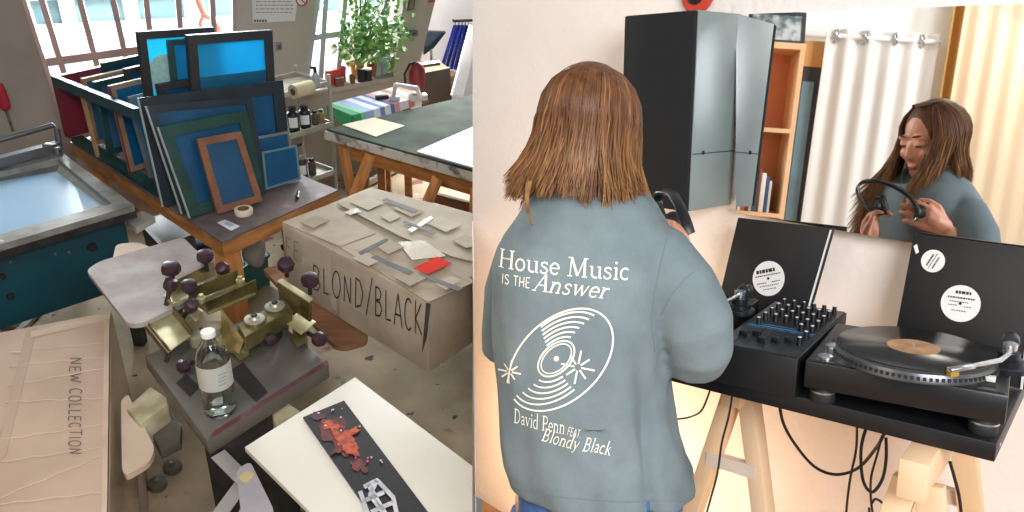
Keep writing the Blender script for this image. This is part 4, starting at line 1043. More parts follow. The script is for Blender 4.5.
# ---- outside: yard, pale building, bare pipe
b = B(); g0 = P0-nW*.25; b.drop([g0-uW*7, g0+uW*.6, g0+uW*.6-nW*9, g0-uW*7-nW*9], -.15)
for v in b.bm.verts: v.co.z += .05
struct('ground_outside', b, mat('pale_paving', 'd9d6cf', .9, var=.06))
FB = P0-nW*5.0
fac = thing('facade_outside', None, None, FB); fac['kind'] = 'structure'
b = B(); b.prism([FB-uW*8+ZUP*4.5, FB+uW*3+ZUP*4.5, FB+uW*3-nW*.3+ZUP*4.5, FB-uW*8-nW*.3+ZUP*4.5], [FB-uW*8, FB+uW*3, FB+uW*3-nW*.3, FB-uW*8-nW*.3]); part('facade_wall', b, mat('facade_glass', '9db9c0', .5, h2='7fa0aa', scale=1.2), fac)
for k in range(16):
    c = FB-uW*(7.4-.66*k)+nW*.06; b = B(); b.box(c+ZUP*2.2, (.16, .12, 4.4), math.atan2(uW.y, uW.x)); part('facade_post', b, mat('facade_white', 'e9e9e6', .8), fac)
for z in (.55, 1.75, 2.9):
    b = B(); c = FB-uW*2.5+nW*.05; b.box(c+ZUP*z, (11, .08, .09), math.atan2(uW.y, uW.x)); part('facade_rail', b, MATS['facade_white'], fac)
b = B(); c = FB-uW*2.5+nW*.5; b.box(c+ZUP*.12, (11, .9, .24), math.atan2(uW.y, uW.x)); part('facade_step', b, MATS['facade_white'], fac)
b = B(); pts = [Wp(x, y, -.5) for x, y in ((191, -30), (199, 2), (204, 14), (213, 19), (219, 26), (221, 40))]; b.tube(pts, [.03, .03, .026, .026, .028, .03], 10)
b.tube([Wp(204, 14, -.5), Wp(200, 22, -.5), Wp(202, 34, -.5)], .018, 8); solo('red_pipe', b, mat('faded_red', 'b8766c', .6), 'faded red bent pipe outside the left window', 'pipe')

# ---- signs and fittings on the pier
def wquad(pxs, off): return [Wp(x, y, off) for x, y in pxs]
sg = thing('wall_sign', 'white notice with grey lines of text on the pier between the windows', 'sign', Wp(273, 22))
q = wquad([(252.5, 23), (295, 21), (299, -12), (252, -10)], .012); b = B(); b.slab(q, .01); part('sign_board', b, mat('sign_white', 'd4d2cc', .6, var=.04), sg)
b = B(); rnd = random.Random(5)
for k in range(6):
    y = -6+k*3.6; x = 256
    while x < 291:
        w = rnd.uniform(2, 5); q = wquad([(x, y+1.0), (min(x+w, 293), y+.9), (min(x+w, 293), y-.1), (x, y)], .0135); b.poly(q); x += w+1.1
part('sign_text', b, mat('sign_ink', '8f8f8c', .8), sg)
b = B(); x = 254
for k in range(5): b.poly(wquad([(x, 22), (x+1.8, 22), (x+1.8, 19.6), (x, 19.6)], .0135)); x += 2.7
part('sign_mark', b, mat('sign_ink_dark', '4c4c4c', .8), sg)
ps = thing('prohibition_sign', 'small round red ringed prohibition sign beside the white notice', 'sign', Wp(301, 1, .01))
wr = nW.to_track_quat('Z', 'Y').to_matrix(); c = Wp(301.5, 0, .008); rr = (Wp(307.5, 0)-Wp(301.5, 0)).length
b = B(); b.lathe(c, [(0, 0), (rr, 0), (rr, .003), (0, .003)], 32, wr); part('disc', b, MATS['sign_white'], ps)
b = B(); b.tube([c+nW*.004+wr @ V((rr*.88*math.cos(2*math.pi*k/28), rr*.88*math.sin(2*math.pi*k/28), 0)) for k in range(29)], rr*.13, 6, cap=False); b.bar(c+nW*.0045+wr @ V((-rr*.6, rr*.6, 0)), c+nW*.0045+wr @ V((rr*.6, -rr*.6, 0)), rr*.2, .003, nW); part('red_ring', b, mat('sign_red', 'b5413a', .6), ps)
so = thing('wall_socket', 'grey wall socket below the white notice', 'socket', Wp(279, 50, .01))
b = B(); b.slab(wquad([(276.5, 51), (282.5, 50), (282, 42), (276, 43)], .02), .02); b.bev(.003); part('plate', b, mat('socket_grey', '8a8680', .5), so)
b = B(); b.slab(wquad([(278, 49), (281, 48.5), (281, 44.5), (278, 45)], .026), .006); part('socket_face', b, mat('socket_dark', '4f4b48', .5), so)
bl_ = thing('wall_lamp', 'small dark wall lamp at the top of the pillar', 'lamp', Wp(411, 10, .02))
b = B(); b.slab(wquad([(407, 11), (414, 10), (417, -6), (409, -6)], .06), .06); b.bev(.006); part('housing', b, mat('lamp_brown', '5b4c3f', .6), bl_)
b = B(); b.slab(wquad([(409, 9), (413, 8.5), (415, -3), (411, -3)], .064), .004); part('lens', b, mat('lamp_lens', '837564', .3), bl_)
sw = thing('switch_box', 'grey switch box low on the pillar beside the plant', 'switch', Wp(412, 37, .02))
b = B(); b.slab(wquad([(409, 37), (418, 36), (418.5, 31), (409.5, 31.5)], .05), .05); b.bev(.004); part('housing', b, mat('switch_grey', '6f7276', .5), sw)
b = B(); b.slab(wquad([(412, 35.5), (415.5, 35), (415.5, 32.5), (412, 33)], .056), .006); part('rocker', b, mat('switch_dark', '43464a', .5), sw)
b = B(); b.slab(wquad([(428, 3), (435, 2), (436.5, -6), (429.5, -6)], .01), .008); solo('red_notice', b, mat('notice_red', 'b0604e', .6), 'small faded red notice at the top of the pillar', 'sign')
# red handled screwdriver hanging on the left wall
sd_ = thing('screwdriver', 'red handled screwdriver hanging on the left wall', 'tool', Wp(4, 100, .03))
b = B(); b.tube([Wp(-1, 84, .05), Wp(1.5, 92, .05), Wp(4, 101, .05), Wp(5.2, 108, .05), Wp(6, 110, .05)], [.02, .026, .03, .03, .014], 12); part('handle', b, mat('tool_red', 'b01f3a', .35), sd_)
b = B(); b.tube([Wp(6, 110, .05), Wp(13, 131, .05)], .008, 8); part('shaft', b, steel, sd_)

# ---- table with the screens
ZS = .80
A_, B_, C_ = L(222, 242, ZS), L(70, 142, ZS), L(338, 190, ZS)
D_ = B_+(C_-A_)*.8
dl = (B_-A_).normalized(); dr_ = (C_-A_).normalized()
tabt = thing('workbench', 'wooden workbench with stained top carrying the printing screens', 'table', V((A_.x-.3, A_.y+.5, 0)))
m, nt, bs = node_mat('stained_top'); N, K = nt.nodes, nt.links
tc = N.new('ShaderNodeTexCoord'); n1 = N.new('ShaderNodeTexNoise'); n1.inputs['Scale'].default_value = 7; n1.inputs['Detail'].default_value = 8; K.new(tc.outputs['Object'], n1.inputs['Vector'])
cr = N.new('ShaderNodeValToRGB'); e = cr.color_ramp.elements; e[0].position = .35; e[0].color = (*hexc('4e4648'), 1); e[1].position = .7; e[1].color = (*hexc('8a7f7c'), 1)
x = e.new(.55); x.color = (*hexc('6c605f'), 1); x = e.new(.62); x.color = (*hexc('74525c'), 1); K.new(n1.outputs[0], cr.inputs[0]); K.new(cr.outputs[0], bs.inputs['Base Color']); bs.inputs['Roughness'].default_value = .45
b = B(); b.prism([A_, C_, D_, B_], [p-ZUP*.008 for p in (A_, C_, D_, B_)]); part('tabletop', b, m, tabt)
b = B(); b.prism([p-ZUP*.009 for p in (A_, C_, D_, B_)], [p-ZUP*.075 for p in (A_, C_, D_, B_)]); part('apron', b, orange_ply, tabt)
for p_, w in ((A_+dl*.06+dr_*.05, .085), (C_-dr_*.3+dl*.05, .05), (B_-dl*.1+dr_*.08, .07), (D_-dl*.1-dr_*.05, .07)):
    b = B(); b.box(V((p_.x, p_.y, (ZS-.07)/2)), (w, w, ZS-.08), math.atan2(dr_.y, dr_.x)); b.bev(.003); part('leg', b, pine_leg, tabt)

# rack along the left edge
rk = thing('screen_rack', 'green and red painted rack holding a row of screens along the workbench edge', 'rack', V((B_.x, B_.y, ZS)))
k0, k1 = L(72, 142, ZS+.002), L(157, 197, ZS+.002)
b = B(); b.bar(k0+dr_*.03+ZUP*.012, k1+dr_*.03+ZUP*.012, .06, .024); part('bottom_rail', b, frame_gr, rk)
b = B(); b.bar(k0+dr_*.70+ZUP*.012, k1+dr_*.70+ZUP*.012, .04, .024); part('bottom_rail', b, frame_gr, rk)
vert = (A_-B_).normalized(); nl = V((-vert.y, vert.x, 0))
if nl.dot(CAML-k0) < 0: nl = -nl
def Sp(x, y): return Lpl(x, y, k0, nl)                 # on the rack's open side
t0, t1 = Sp(54, 75), Sp(137, 108)
b = B(); b.bar(t0-ZUP*.03, t1-ZUP*.03, .03, .055); part('top_rail', b, frame_tl, rk)
def divider(btm, top, wid, m, mm, back=.62, name='divider'):
    a, c = Sp(*btm), Sp(*top)
    a.z = ZS+.024; q = [a, a+dr_*back, c+dr_*back, c]
    b = B(); n = (q[1]-q[0]).cross(q[3]-q[0]).normalized(); b.prism([p+n*wid/2 for p in q], [p-n*wid/2 for p in q]); part(name, b, m, rk)
    b = B(); b.bar(a-dr_*.006, c-dr_*.006, wid+.012, .012, dr_); part('post', b, mm, rk)
divider((70, 141), (55, 76), .03, red_paint, red_paint)
a_, c_ = Sp(98, 157), Sp(81, 91); b = B(); b.bar(a_, c_, .02, .014, dr_); part('post', b, mat('post_wood', 'a98560', .6, h2='8a6848'), rk)
# screens
def screen(q, bw, th, fm, mm, label, group=None, name='printing_screen', over=None, edge=None):
    """stretched mesh in a frame; q counts bottom left, bottom right, top right, top left as seen"""
    t = thing(name, label, 'printing screen', (q[0]+q[1])/2, group)
    b = B(); b.frame(q, bw, th); part('frame', b, fm, t)
    n = (q[1]-q[0]).cross(q[3]-q[0]).normalized(); qi = inset(q, bw*.9)
    b = B(); b.slab([p-n*th*.35 for p in qi], .002); part('mesh', b, mm, t, smooth=False)
    if edge:
        e = (q[0]-q[1]).normalized()*.0025; b = B(); b.bar(q[0]+e-n*th*.3, q[3]+e-n*th*.3, .004, th*.45, n); part('lit_or_red_edge', b, edge, t, label='edge strip of painted-in side light or red paint')  # pale strips put light on the frame side into colour; red is paint
    if over: over(t, qi, n, th)
    return t
def Sface(b0, t0_, depth, start=0.0):
    a, c = Sp(*b0), Sp(*t0_); a.z = ZS+.03
    return [a+dr_*start, a+dr_*(start+depth), c+dr_*(start+depth), c+dr_*start]
G = 'screens filed in the rack'
tan = mat('frame_tan', '9c7c58', .6, h2='7c6044'); greyblue = mat('mesh_grey_blue', '3a6484', .4, h2='2c5270', scale=4)
screen(Sface((80, 147), (66, 71), .42, .2), .03, .02, frame_tl, mesh_teal, 'dark teal framed screen filed farthest back in the rack', G)
screen(Sface((88, 151), (73, 81), .45, .05), .02, .02, tan, greyblue, 'tan wooden framed screen filed beside the rack\'s red end board', G)
screen(Sface((103, 159), (87, 84), .50, .04), .03, .022, frame_tl, greyblue, 'dark green framed screen with grey blue mesh in the middle of the rack', G)
screen(Sface((112, 163), (95, 76), .50, .16), .03, .022, frame_bk, mesh_teal, 'black framed teal screen filed behind the brown wooden one', G)
screen(Sface((127, 172), (106, 87), .50, .022), .024, .026, mat('frame_tan2', '94755a', .6, h2='765a42'), mesh_teal, 'brown wooden framed screen with a red side standing at the front of the rack', G, edge=red_paint)
screen(Sface((140, 180), (117, 100), .5, .06), .018, .022, mat('frame_greyish', '5f6a70', .5), mesh_blue, 'grey framed bright blue screen just behind the big leaning screens', G)

# standing screens at the back
def halftone(t, qi, n, th):
    b = B(); c = (qi[0]+qi[1]+qi[2]+qi[3])/4; ex = (qi[1]-qi[0]); ey = (qi[3]-qi[0])
    b.poly([c+ex*(-.26+.25*math.cos(2*math.pi*k/40))+ey*(.24+.14*math.sin(2*math.pi*k/40))-n*th*.30 for k in range(40)]); part('stencil', b, mat('stencil_pale', '9fc4c0', .6, h2='88b4b4', scale=40), t)
screen(leanq((157, 181), (231, 161), (214, 27), (138, 32), ZS+.03, R(2)), .035, .03, frame_bk, mesh_cyan, 'tall black framed cyan screen with a pale round stencil', None, over=halftone)
screen(leanq((184, 178), (212, 170), (200, 38.5), (169, 41), ZS+.03, R(2)), .022, .03, frame_tl, mesh_blue, 'narrow dark teal framed screen between the two tall blue ones')
def lower(t, qi, n, th):
    b = B(); f = lambda s: [qi[0]+(qi[3]-qi[0])*s, qi[1]+(qi[2]-qi[1])*s]
    a, c = f(.0), f(.74); b.poly([p-n*th*.30 for p in (a[0], a[1], c[1], c[0])]); part('emulsion', b, mat('emulsion_teal', '11607e', .4, h2='0d4f70', scale=6), t)
screen(leanq((199, 181), (279, 160), (272.5, 30), (188, 35.5), ZS+.03, R(3)), .042, .034, frame_bk, mesh_blue, 'tallest upright black framed bright blue screen against the pier', over=lower)
screen(leanq((177, 184), (211, 174), (193, 79), (158, 85), ZS+.03, R(2)), .03, .03, frame_bk, mesh_dark, 'low black framed screen peeking out behind the big dark screen')
# leaning stack in front
GL = 'big screens leaning on the rack'
screen(leanq((164, 207), (292, 172), (283, 80), (139, 98), ZS+.013, R(14)), .06, .035, frame_dk, mesh_dark, 'largest dark navy screen at the back of the leaning stack', GL, edge=mat('lit_pale_edge', 'a8b0ae', .5))
screen(leanq((183, 214), (268, 188), (251, 97), (147, 106), ZS+.013, R(15)), .03, .03, mat('frame_slate', '22303a', .5, h2='18232a'), mesh_dark, 'slate framed dark blue screen in the middle of the leaning stack', GL, edge=mat('lit_pale_edge', 'a8b0ae', .5))
screen(leanq((191, 218), (265, 193), (247, 110), (159, 127), ZS+.013, R(16)), .05, .028, frame_gr, mesh_dark, 'green framed blue screen at the front of the leaning stack', GL, edge=mat('lit_pale_edge', 'a8b0ae', .5))
screen(leanq((218, 214), (263, 201), (241, 131), (197, 139), ZS+.013, R(19)), .032, .022, frame_wd, mesh_dark, 'small brown wooden framed screen leaning on the green framed one')
GR = 'small blue screens at the right of the bench'
screen(leanq((262, 184), (296, 174), (289, 131), (256, 137), ZS+.013, R(15)), .012, .02, frame_al, mesh_teal, 'small blue screen with a pale top edge behind its twin', GR)
screen(leanq((266, 190), (301, 179), (297, 145), (262, 152), ZS+.013, R(18)), .01, .02, mat('frame_grey_teal', '5d7f86', .5), mesh_teal, 'small blue screen leaning at the right end of the bench', GR)

# things lying on the workbench
tp = L(244, 214, ZS); t = thing('tape_roll', 'roll of cream masking tape lying on the workbench', 'tape', tp)
b = B(); b.lathe(tp, [(.026, .001), (.04, .001), (.041, .004), (.041, .026), (.04, .028), (.026, .028), (.026, .001)], 36); part('roll', b, mat('masking_tape', 'd6cbb6', .7), t)
b = B(); b.lathe(tp, [(.0235, .001), (.0262, .001), (.0262, .0285), (.0235, .0285), (.0235, .001)], 36); part('core', b, mat('tape_core', '7a5540', .7), t)
b = B(); b.drop(Q([(217, 222.5), (225, 219.5), (240, 226), (231, 230.5)], ZS+.002), ZS+.0005); solo('paper_card', b, mat('card_white', 'dcdcdc', .6), 'small white card with a blue print at the front corner of the workbench', 'card')
b = B(); b.drop(Q([(224, 223.2), (228, 221.8), (235, 225), (230, 227)], ZS+.0028), ZS+.0021)
part('card_print', b, mat('card_blue', '9fb4cf', .6), bpy.data.objects['paper_card'])
q0, q1 = L(297.5, 198, ZS+.008), L(298.5, 192, ZS+.008); mk = thing('marker_pen', 'black marker pen lying near the right edge of the workbench', 'pen', q0)
b = B(); b.tube([q0, q0*.4+q1*.6], .008, 10); part('barrel', b, mat('pen_black', '222428', .4), mk)
b = B(); b.tube([q0*.4+q1*.6, q1], .0088, 10); part('pen_cap', b, mat('pen_cap', '4a4c52', .4), mk)

# under the workbench
def crate(name, label, pxs, z, h, m, cat='crate', rim=None):
    q = Q(pxs, z); t = thing(name, label, cat, V((sum(p.x for p in q)/4, sum(p.y for p in q)/4, z-h)))
    c = (q[0]+q[1]+q[2]+q[3])/4; bt = [c+(p-c)*.9-ZUP*h for p in q]; inn = inset(q, .012)
    b = B(); b.prism(q, bt); b.bev(.01, 3); part('body', b, m, t)
    b = B()
    for i in range(4): b.bar(q[i]-ZUP*.008, q[(i+1) % 4]-ZUP*.008, .02, .016)
    part('rim', b, rim or m, t); return t
crate('storage_tub', 'dark teal plastic tub under the workbench behind its front leg', [(224, 258), (256, 243), (268, 254), (236, 271)], .42, .40, mat('teal_plastic', '0f4f48', .45), 'tub')
crate('storage_tub', 'grey plastic tub in the shadow under the left side of the workbench', [(140, 222), (170, 212), (195, 232), (163, 246)], .45, .43, mat('grey_plastic', '50504e', .5), 'tub')
crate('wooden_crate', 'olive wooden crate standing under the right side of the workbench', [(232, 306), (268, 286), (288, 297), (254, 320)], .28, .27, mat('olive_wood', '6f6038', .6))
def sack(name, label, px, z, r, m, cat, sc=(1, 1, .8)):
    c = L(*px, z); b = B(); b.ball((0, 0, 0), r, 14, sc)
    for v in b.bm.verts:
        k = MNZ.noise(v.co*14+V((px[0], px[1], 0)))*.22; v.co *= 1+k
    for v in b.bm.verts: v.co += c
    return solo(name, b, m, label, cat)
sack('cloth_bundle', 'dark blue cloth bundle under the front of the workbench', (199, 250), .12, .075, mat('navy_cloth', '26384f', .9), 'cloth')
sack('cloth_bundle', 'grey cloth draped under the workbench beside the teal tub', (254, 250), .50, .075, mat('grey_cloth', '8d8a80', .9), 'cloth', (.8, .7, 1.2))
sack('cloth_bundle', 'yellowish cloth bundle beside the workbench\'s front leg', (206, 262), .35, .06, mat('ochre_cloth', 'b08c50', .9), 'cloth')

# ---- metal shelf trolley by the pier
def shelfq(pxs, z): return Q(pxs, z)
cz = [.40, .72, .98]
tr_ = [L(329, 84, cz[2]), L(284, 96, cz[2])]
un = (tr_[0]-tr_[1]).normalized(); vn = V((-un.y, un.x, 0))
ct = thing('shelf_trolley', 'pale metal shelf trolley with jars beside the blue screens', 'shelf', V((tr_[1].x, tr_[1].y, 0)))
al_m = mat('pale_metal', 'b9b3a4', .4, .3, h2='9d978a', scale=12)
e0, e1 = tr_[1]-un*.1, tr_[0]
for p_ in (e0, e1, e0+vn*.3, e1+vn*.3):
    b = B(); b.tube([V((p_.x, p_.y, .05)), V((p_.x, p_.y, cz[2]+.06))], .012, 10); part('post', b, al_m, ct)
for z in cz:
    b = B(); q = [V((p.x, p.y, z)) for p in (e0, e1, e1+vn*.3, e0+vn*.3)]; b.prism(q, [p-ZUP*.012 for p in q])
    for i in range(4): b.bar(q[i]+ZUP*.006, q[(i+1) % 4]+ZUP*.006, .014, .03)
    part('shelf', b, al_m, ct)
for z in (.52, .60):
    b = B(); b.bar(V((e0.x, e0.y, z))+vn*.3, V((e1.x, e1.y, z))+vn*.3, .01, .02); part('brace', b, dark_steel, ct)
for p_ in (e0, e1, e0+vn*.3, e1+vn*.3):
    b = B(); b.lathe(V((p_.x, p_.y, .03)), [(0, -.022), (.022, -.022), (.022, .022), (0, .022)], 16, un.to_track_quat('Z', 'Y').to_matrix()); part('caster', b, rubber, ct)
def jar(px, z, r, h, m, label, capm, lab=True, name='ink_jar', off=.08):
    base = L(px, 0, z); # find along the shelf by pixel column
    best = None
    for i in range(60):
        p_ = e0+(e1-e0)*(i/59)+vn*off; q_ = V((p_.x, p_.y, z+.008)); d = q_-CAML; x = CX+F*d.dot(AXL[0])/d.dot(AXL[2])
        if best is None or abs(x-px) < best[0]: best = (abs(x-px), q_)
    c = best[1]; t = thing(name, label, 'jar', c, 'jars on the shelf trolley')
    b = B(); b.lathe(c, [(0, 0), (r*.95, 0), (r, r*.1), (r, h*.72), (r*.85, h*.8), (r*.6, h*.84), (0, h*.84)], 20); part('body', b, m, t)
    b = B(); b.lathe(c, [(r*.62, h*.82), (r*.65, h*.84), (r*.65, h), (0, h)], 20); part('lid', b, capm, t)
    if lab:
        b = B(); a0 = math.atan2(CAML.y-c.y, CAML.x-c.x); pts = [(r*1.01, a0-.8+1.6*k/10) for k in range(11)]
        vs = [[V((c.x+rr*math.cos(a), c.y+rr*math.sin(a), c.z+hh)) for rr, a in pts] for hh in (h*.2, h*.62)]; b.loft(vs, closed=False); part('label', b, white_lab, t, label='white paper label')
jb = mat('jar_black', '17191e', .35); jc = mat('jar_cap', '23252b', .4); jy = mat('jar_yellow', '8a7a45', .5); jg = mat('jar_brown', '5a4a3a', .45)
jar(294, cz[1], .036, .15, jb, 'black jar with white label, first on the trolley\'s middle shelf', jc, off=.06)
jar(306, cz[1], .036, .14, jb, 'black jar with white label, second on the trolley\'s middle shelf', jc, off=.06)
jar(315, cz[1], .022, .09, jg, 'small brown jar on the trolley\'s middle shelf', jc, False, off=.06)
jar(321.5, cz[1], .022, .085, jy, 'small yellowish jar at the end of the trolley\'s middle shelf', jc, False, off=.06)
jar(303, cz[0], .03, .15, mat('jar_maroon', '4d2f35', .4), 'maroon bottle with pale label on the trolley\'s lowest shelf', mat('cap_grey', '8f8f8f', .4), off=.06)
jar(313, cz[0], .024, .11, jg, 'brown jar on the trolley\'s lowest shelf', jc, False, off=.06)
jar(297, cz[0], .026, .17, mat('jar_slate', '4a545e', .4), 'slate grey bottle at the left of the trolley\'s lowest shelf', mat('cap_white', 'c9c9c4', .4), False, off=.14)
# roll on top
c0, c1 = L(293, 92, cz[2]+.045), L(311, 87, cz[2]+.045); t = thing('paper_roll', 'cream paper roll lying on top of the shelf trolley', 'roll', (c0+c1)/2-ZUP*.04)
b = B(); ax = (c1-c0).normalized().to_track_quat('Z', 'Y').to_matrix(); ln_ = (c1-c0).length; b.lathe(c0, [(.02, 0), (.042, 0), (.042, ln_), (.02, ln_), (.02, 0)], 28, ax); part('roll', b, mat('cream_roll', 'cfc49a', .7), t)
b = B(); b.lathe(c0, [(.017, -.002), (.0205, -.002), (.0205, ln_+.002), (.017, ln_+.002), (.017, -.002)], 28, ax); part('core', b, mat('roll_core', '6d5a48', .7), t)
c = L(316, 84, cz[2]+.035); t = thing('spray_bottle', 'dark trigger spray bottle on top of the shelf trolley', 'bottle', c-ZUP*.02)
b = B(); b.lathe(c-ZUP*.014, [(0, 0), (.026, 0), (.028, .01), (.026, .06), (.012, .085), (0, .085)], 18); part('body', b, mat('bottle_grey', '9aa0a2', .3), t)
b = B(); b.tube([c+ZUP*.07, c+ZUP*.098, c+ZUP*.105-un*.03], [.011, .012, .009], 10); part('trigger', b, jb, t)

# ---- striped table below the window
zt2 = .78
m, nt, bs = node_mat('striped_cloth'); N, K = nt.nodes, nt.links
q = Q([(352, 116), (427, 95), (396, 87), (327, 105)], zt2)
sdir = (q[1]-q[0]).normalized()
tc = N.new('ShaderNodeTexCoord'); mp = N.new('ShaderNodeMapping'); mp.inputs['Rotation'].default_value = (0, 0, -math.atan2(sdir.y, sdir.x)); K.new(tc.outputs['Object'], mp.inputs[0])
sx = N.new('ShaderNodeSeparateXYZ'); K.new(mp.outputs[0], sx.inputs[0]); ln2 = (q[1]-q[0]).length
mr = N.new('ShaderNodeMapRange'); mr.inputs['From Min'].default_value = 0; mr.inputs['From Max'].default_value = ln2; K.new(sx.outputs['X'], mr.inputs['Value'])
cr = N.new('ShaderNodeValToRGB'); cr.color_ramp.interpolation = 'CONSTANT'; e = cr.color_ramp.elements
cols = [(0, '2f9560'), (.1, '7fc8a8'), (.16, '9db4dc'), (.26, 'dfe6ee'), (.34, '6f8fd0'), (.40, 'dfe4ea'), (.48, '566cae'), (.53, 'd8a0a8'), (.6, 'ded8d8'), (.72, 'c27a68'), (.8, 'd8d4d0'), (.9, '9a6a50')]
e[0].position = 0; e[0].color = (*hexc(cols[0][1]), 1); e[1].position = cols[1][0]; e[1].color = (*hexc(cols[1][1]), 1)
for ps_, h in cols[2:]: x = e.new(ps_); x.color = (*hexc(h), 1)
K.new(mr.outputs[0], cr.inputs[0]); K.new(cr.outputs[0], bs.inputs['Base Color']); bs.inputs['Roughness'].default_value = .5
st_ = thing('striped_table', 'low table covered with a striped sheet under the window', 'table', V((q[0].x, q[0].y, 0)))
b = B(); b.prism(q, [p-ZUP*.02 for p in q]); part('tabletop', b, mat('table_dark', '6a5a50', .6), st_)
t = thing('striped_sheet', 'green blue and white striped sheet laid over the low table', 'cloth', q[0])
q2 = [p+ZUP*.0015 for p in q]; b = B(); b.prism([p+ZUP*.003 for p in q2], q2); part('cloth', b, m, t)
b = B(); n_ = V((sdir.y, -sdir.x, 0)); o_ = n_*.006; a, c = q[0]+o_+ZUP*.004, q[1]+o_+ZUP*.004
b.prism([a-ZUP*.06+n_*.01, c-ZUP*.05+n_*.01, c, a], [p-n_*.003 for p in (a-ZUP*.06+n_*.01, c-ZUP*.05+n_*.01, c, a)]); part('hanging_edge', b, m, t)
b = B(); d_ = (q[3]-q[0]).normalized(); o2 = -sdir*.006; a, c = q[0]+o2+ZUP*.004, q[3]+o2+ZUP*.004; b.prism([a, c, c-ZUP*.07, a-ZUP*.09], [p+sdir*.003 for p in (a, c, c-ZUP*.07, a-ZUP*.09)]); part('hanging_edge', b, m, t)
for p_ in (q[0]+sdir*.30+d_*.1, q[1]-sdir*.15+d_*.05, q[2]-sdir*.15-d_*.05, q[3]+sdir*.25-d_*.05):
    b = B(); b.box(V((p_.x, p_.y, (zt2-.02)/2)), (.05, .05, zt2-.021)); part('leg', b, orange_ply, st_)
# tools on it
t = thing('hinge_clamp', 'white metal screen clamp standing on the striped table', 'clamp', L(395, 97, zt2+.005))
p_ = [L(393, 98, zt2+.018), L(395.5, 84.5, zt2+.17), L(417, 88, zt2+.16), L(420, 97, zt2+.035)]
b = B()
for a, c in zip(p_, p_[1:]): b.bar(a, c, .022, .022)
part('arm', b, mat('white_enamel', 'e2e0e4', .4), t)
b = B(); b.box(L(395, 98, zt2+.02), (.07, .05, .03)); b.bev(.004); part('clamp_base', b, mat('clamp_lilac', 'b9b8cc', .5), t)
b = B(); b.box(L(418, 97, zt2+.025), (.12, .06, .04), .4); b.bev(.006); solo('white_block', b, mat('block_white', 'd9d6d8', .5), 'white plastic block at the right end of the striped table', 'block')
b = B(); b.box(L(382, 97, zt2+.018), (.09, .035, .025), .5); b.bev(.006); solo('stapler', b, mat('stapler_black', '1d1d24', .4), 'small black stapler lying on the striped table', 'stapler')

# ---- window sill clutter
def sillp(x, y, off=-.02):                             # on the sill surface below pixel x
    a, c = s0_+ZUP*.001, s1_+ZUP*.001; best = None
    for i in range(80):
        p_ = a+(c-a)*(i/79)+nW*off; d = p_-CAML; xx = CX+F*d.dot(AXL[0])/d.dot(AXL[2])
        if best is None or abs(xx-x) < best[0]: best = (abs(xx-x), p_)
    return best[1]
def pot(x, r, h, m, label, name='plastic_pot', cat='pot', off=-.02, taper=.8, lid=None):
    c = sillp(x, 0, off); t = thing(name, label, cat, c, 'pots and jars on the window sill')
    b = B(); b.lathe(c, [(0, 0), (r*taper, 0), (r, h*.9), (r*1.06, h*.92), (r*1.06, h), (r*.92, h), (r*.9, h*.9), (0, h*.88)], 22); part('body', b, m, t)
    b = B()
    if lid: b.lathe(c, [(r*.9, h*.98), (r*1.08, h*.98), (r*1.08, h*1.12), (0, h*1.14)], 22); part('lid', b, lid, t)
    else: b.lathe(c, [(0, h*.885), (r*.88, h*.9), (0, h*.93)], 22); part('contents', b, mat('pot_contents', '4a3a30', .9), t)
    return c
red_p = mat('tub_red', 'd84a34', .4); org_p = mat('tub_orange', 'e8912c', .45); drk = mat('tub_dark', '2e2b33', .4); brn = mat('tub_brown', '7a5a40', .6); pnk = mat('tub_pink', 'c8506a', .45)
def tray(x0, x1, y, h, m, label, off=.0, name='storage_box'):
    a, c = sillp(x0, 0, off), sillp(x1, 0, off); t = thing(name, label, 'box', (a+c)/2, 'boxes on the window sill'); q = [a+nW*.03, c+nW*.03, c-nW*.04, a-nW*.04]
    b = B(); b.prism([p+ZUP*h for p in q], q); b.bev(.004); part('body', b, m, t)
    b = B(); qq = [p+ZUP*(h+.0005) for p in q]; b.prism([p+ZUP*.012 for p in qq], qq); b.bev(.003); part('lid', b, m, t)
tray(326, 341, 0, .095, red_p, 'red plastic box at the left of the window sill', -.04)
tray(335, 344, 0, .05, brn, 'brown cardboard box in front of the red one on the sill', .03)
pot(343.5, .026, .11, pnk, 'pink tub beside the red box on the window sill', off=-.05)
cpot = pot(357, .055, .12, org_p, 'orange pot on the window sill under the plant', 'flower_pot', 'plant pot', off=-.09)
pot(352, .022, .06, brn, 'small brown pot low on the window sill', off=.02)
pot(361, .03, .085, drk, 'dark jar with lid below the plant on the window sill', 'ink_jar', 'jar', .02, .95, drk)
pot(368.5, .028, .08, drk, 'second dark jar with white lid on the window sill', 'ink_jar', 'jar', .02, .95, white_lab)
pot(372, .04, .115, mat('terracotta', 'b0623c', .7), 'terracotta pot at the right of the window sill', off=-.08)
c = sillp(384, 0, -.08); b = B(); b.ball((0, 0, 0), .075, 14, (.8, .7, 1.15))
for v in b.bm.verts: v.co *= 1+MNZ.noise(v.co*22)*.25
for v in b.bm.verts: v.co += c+ZUP*.085
solo('plastic_bag', b, mat('bag_plastic', 'b9cfd4', .3, h2='8fb4c4', scale=8, coat=.5), 'crumpled pale blue plastic bag at the right end of the sill', 'bag')

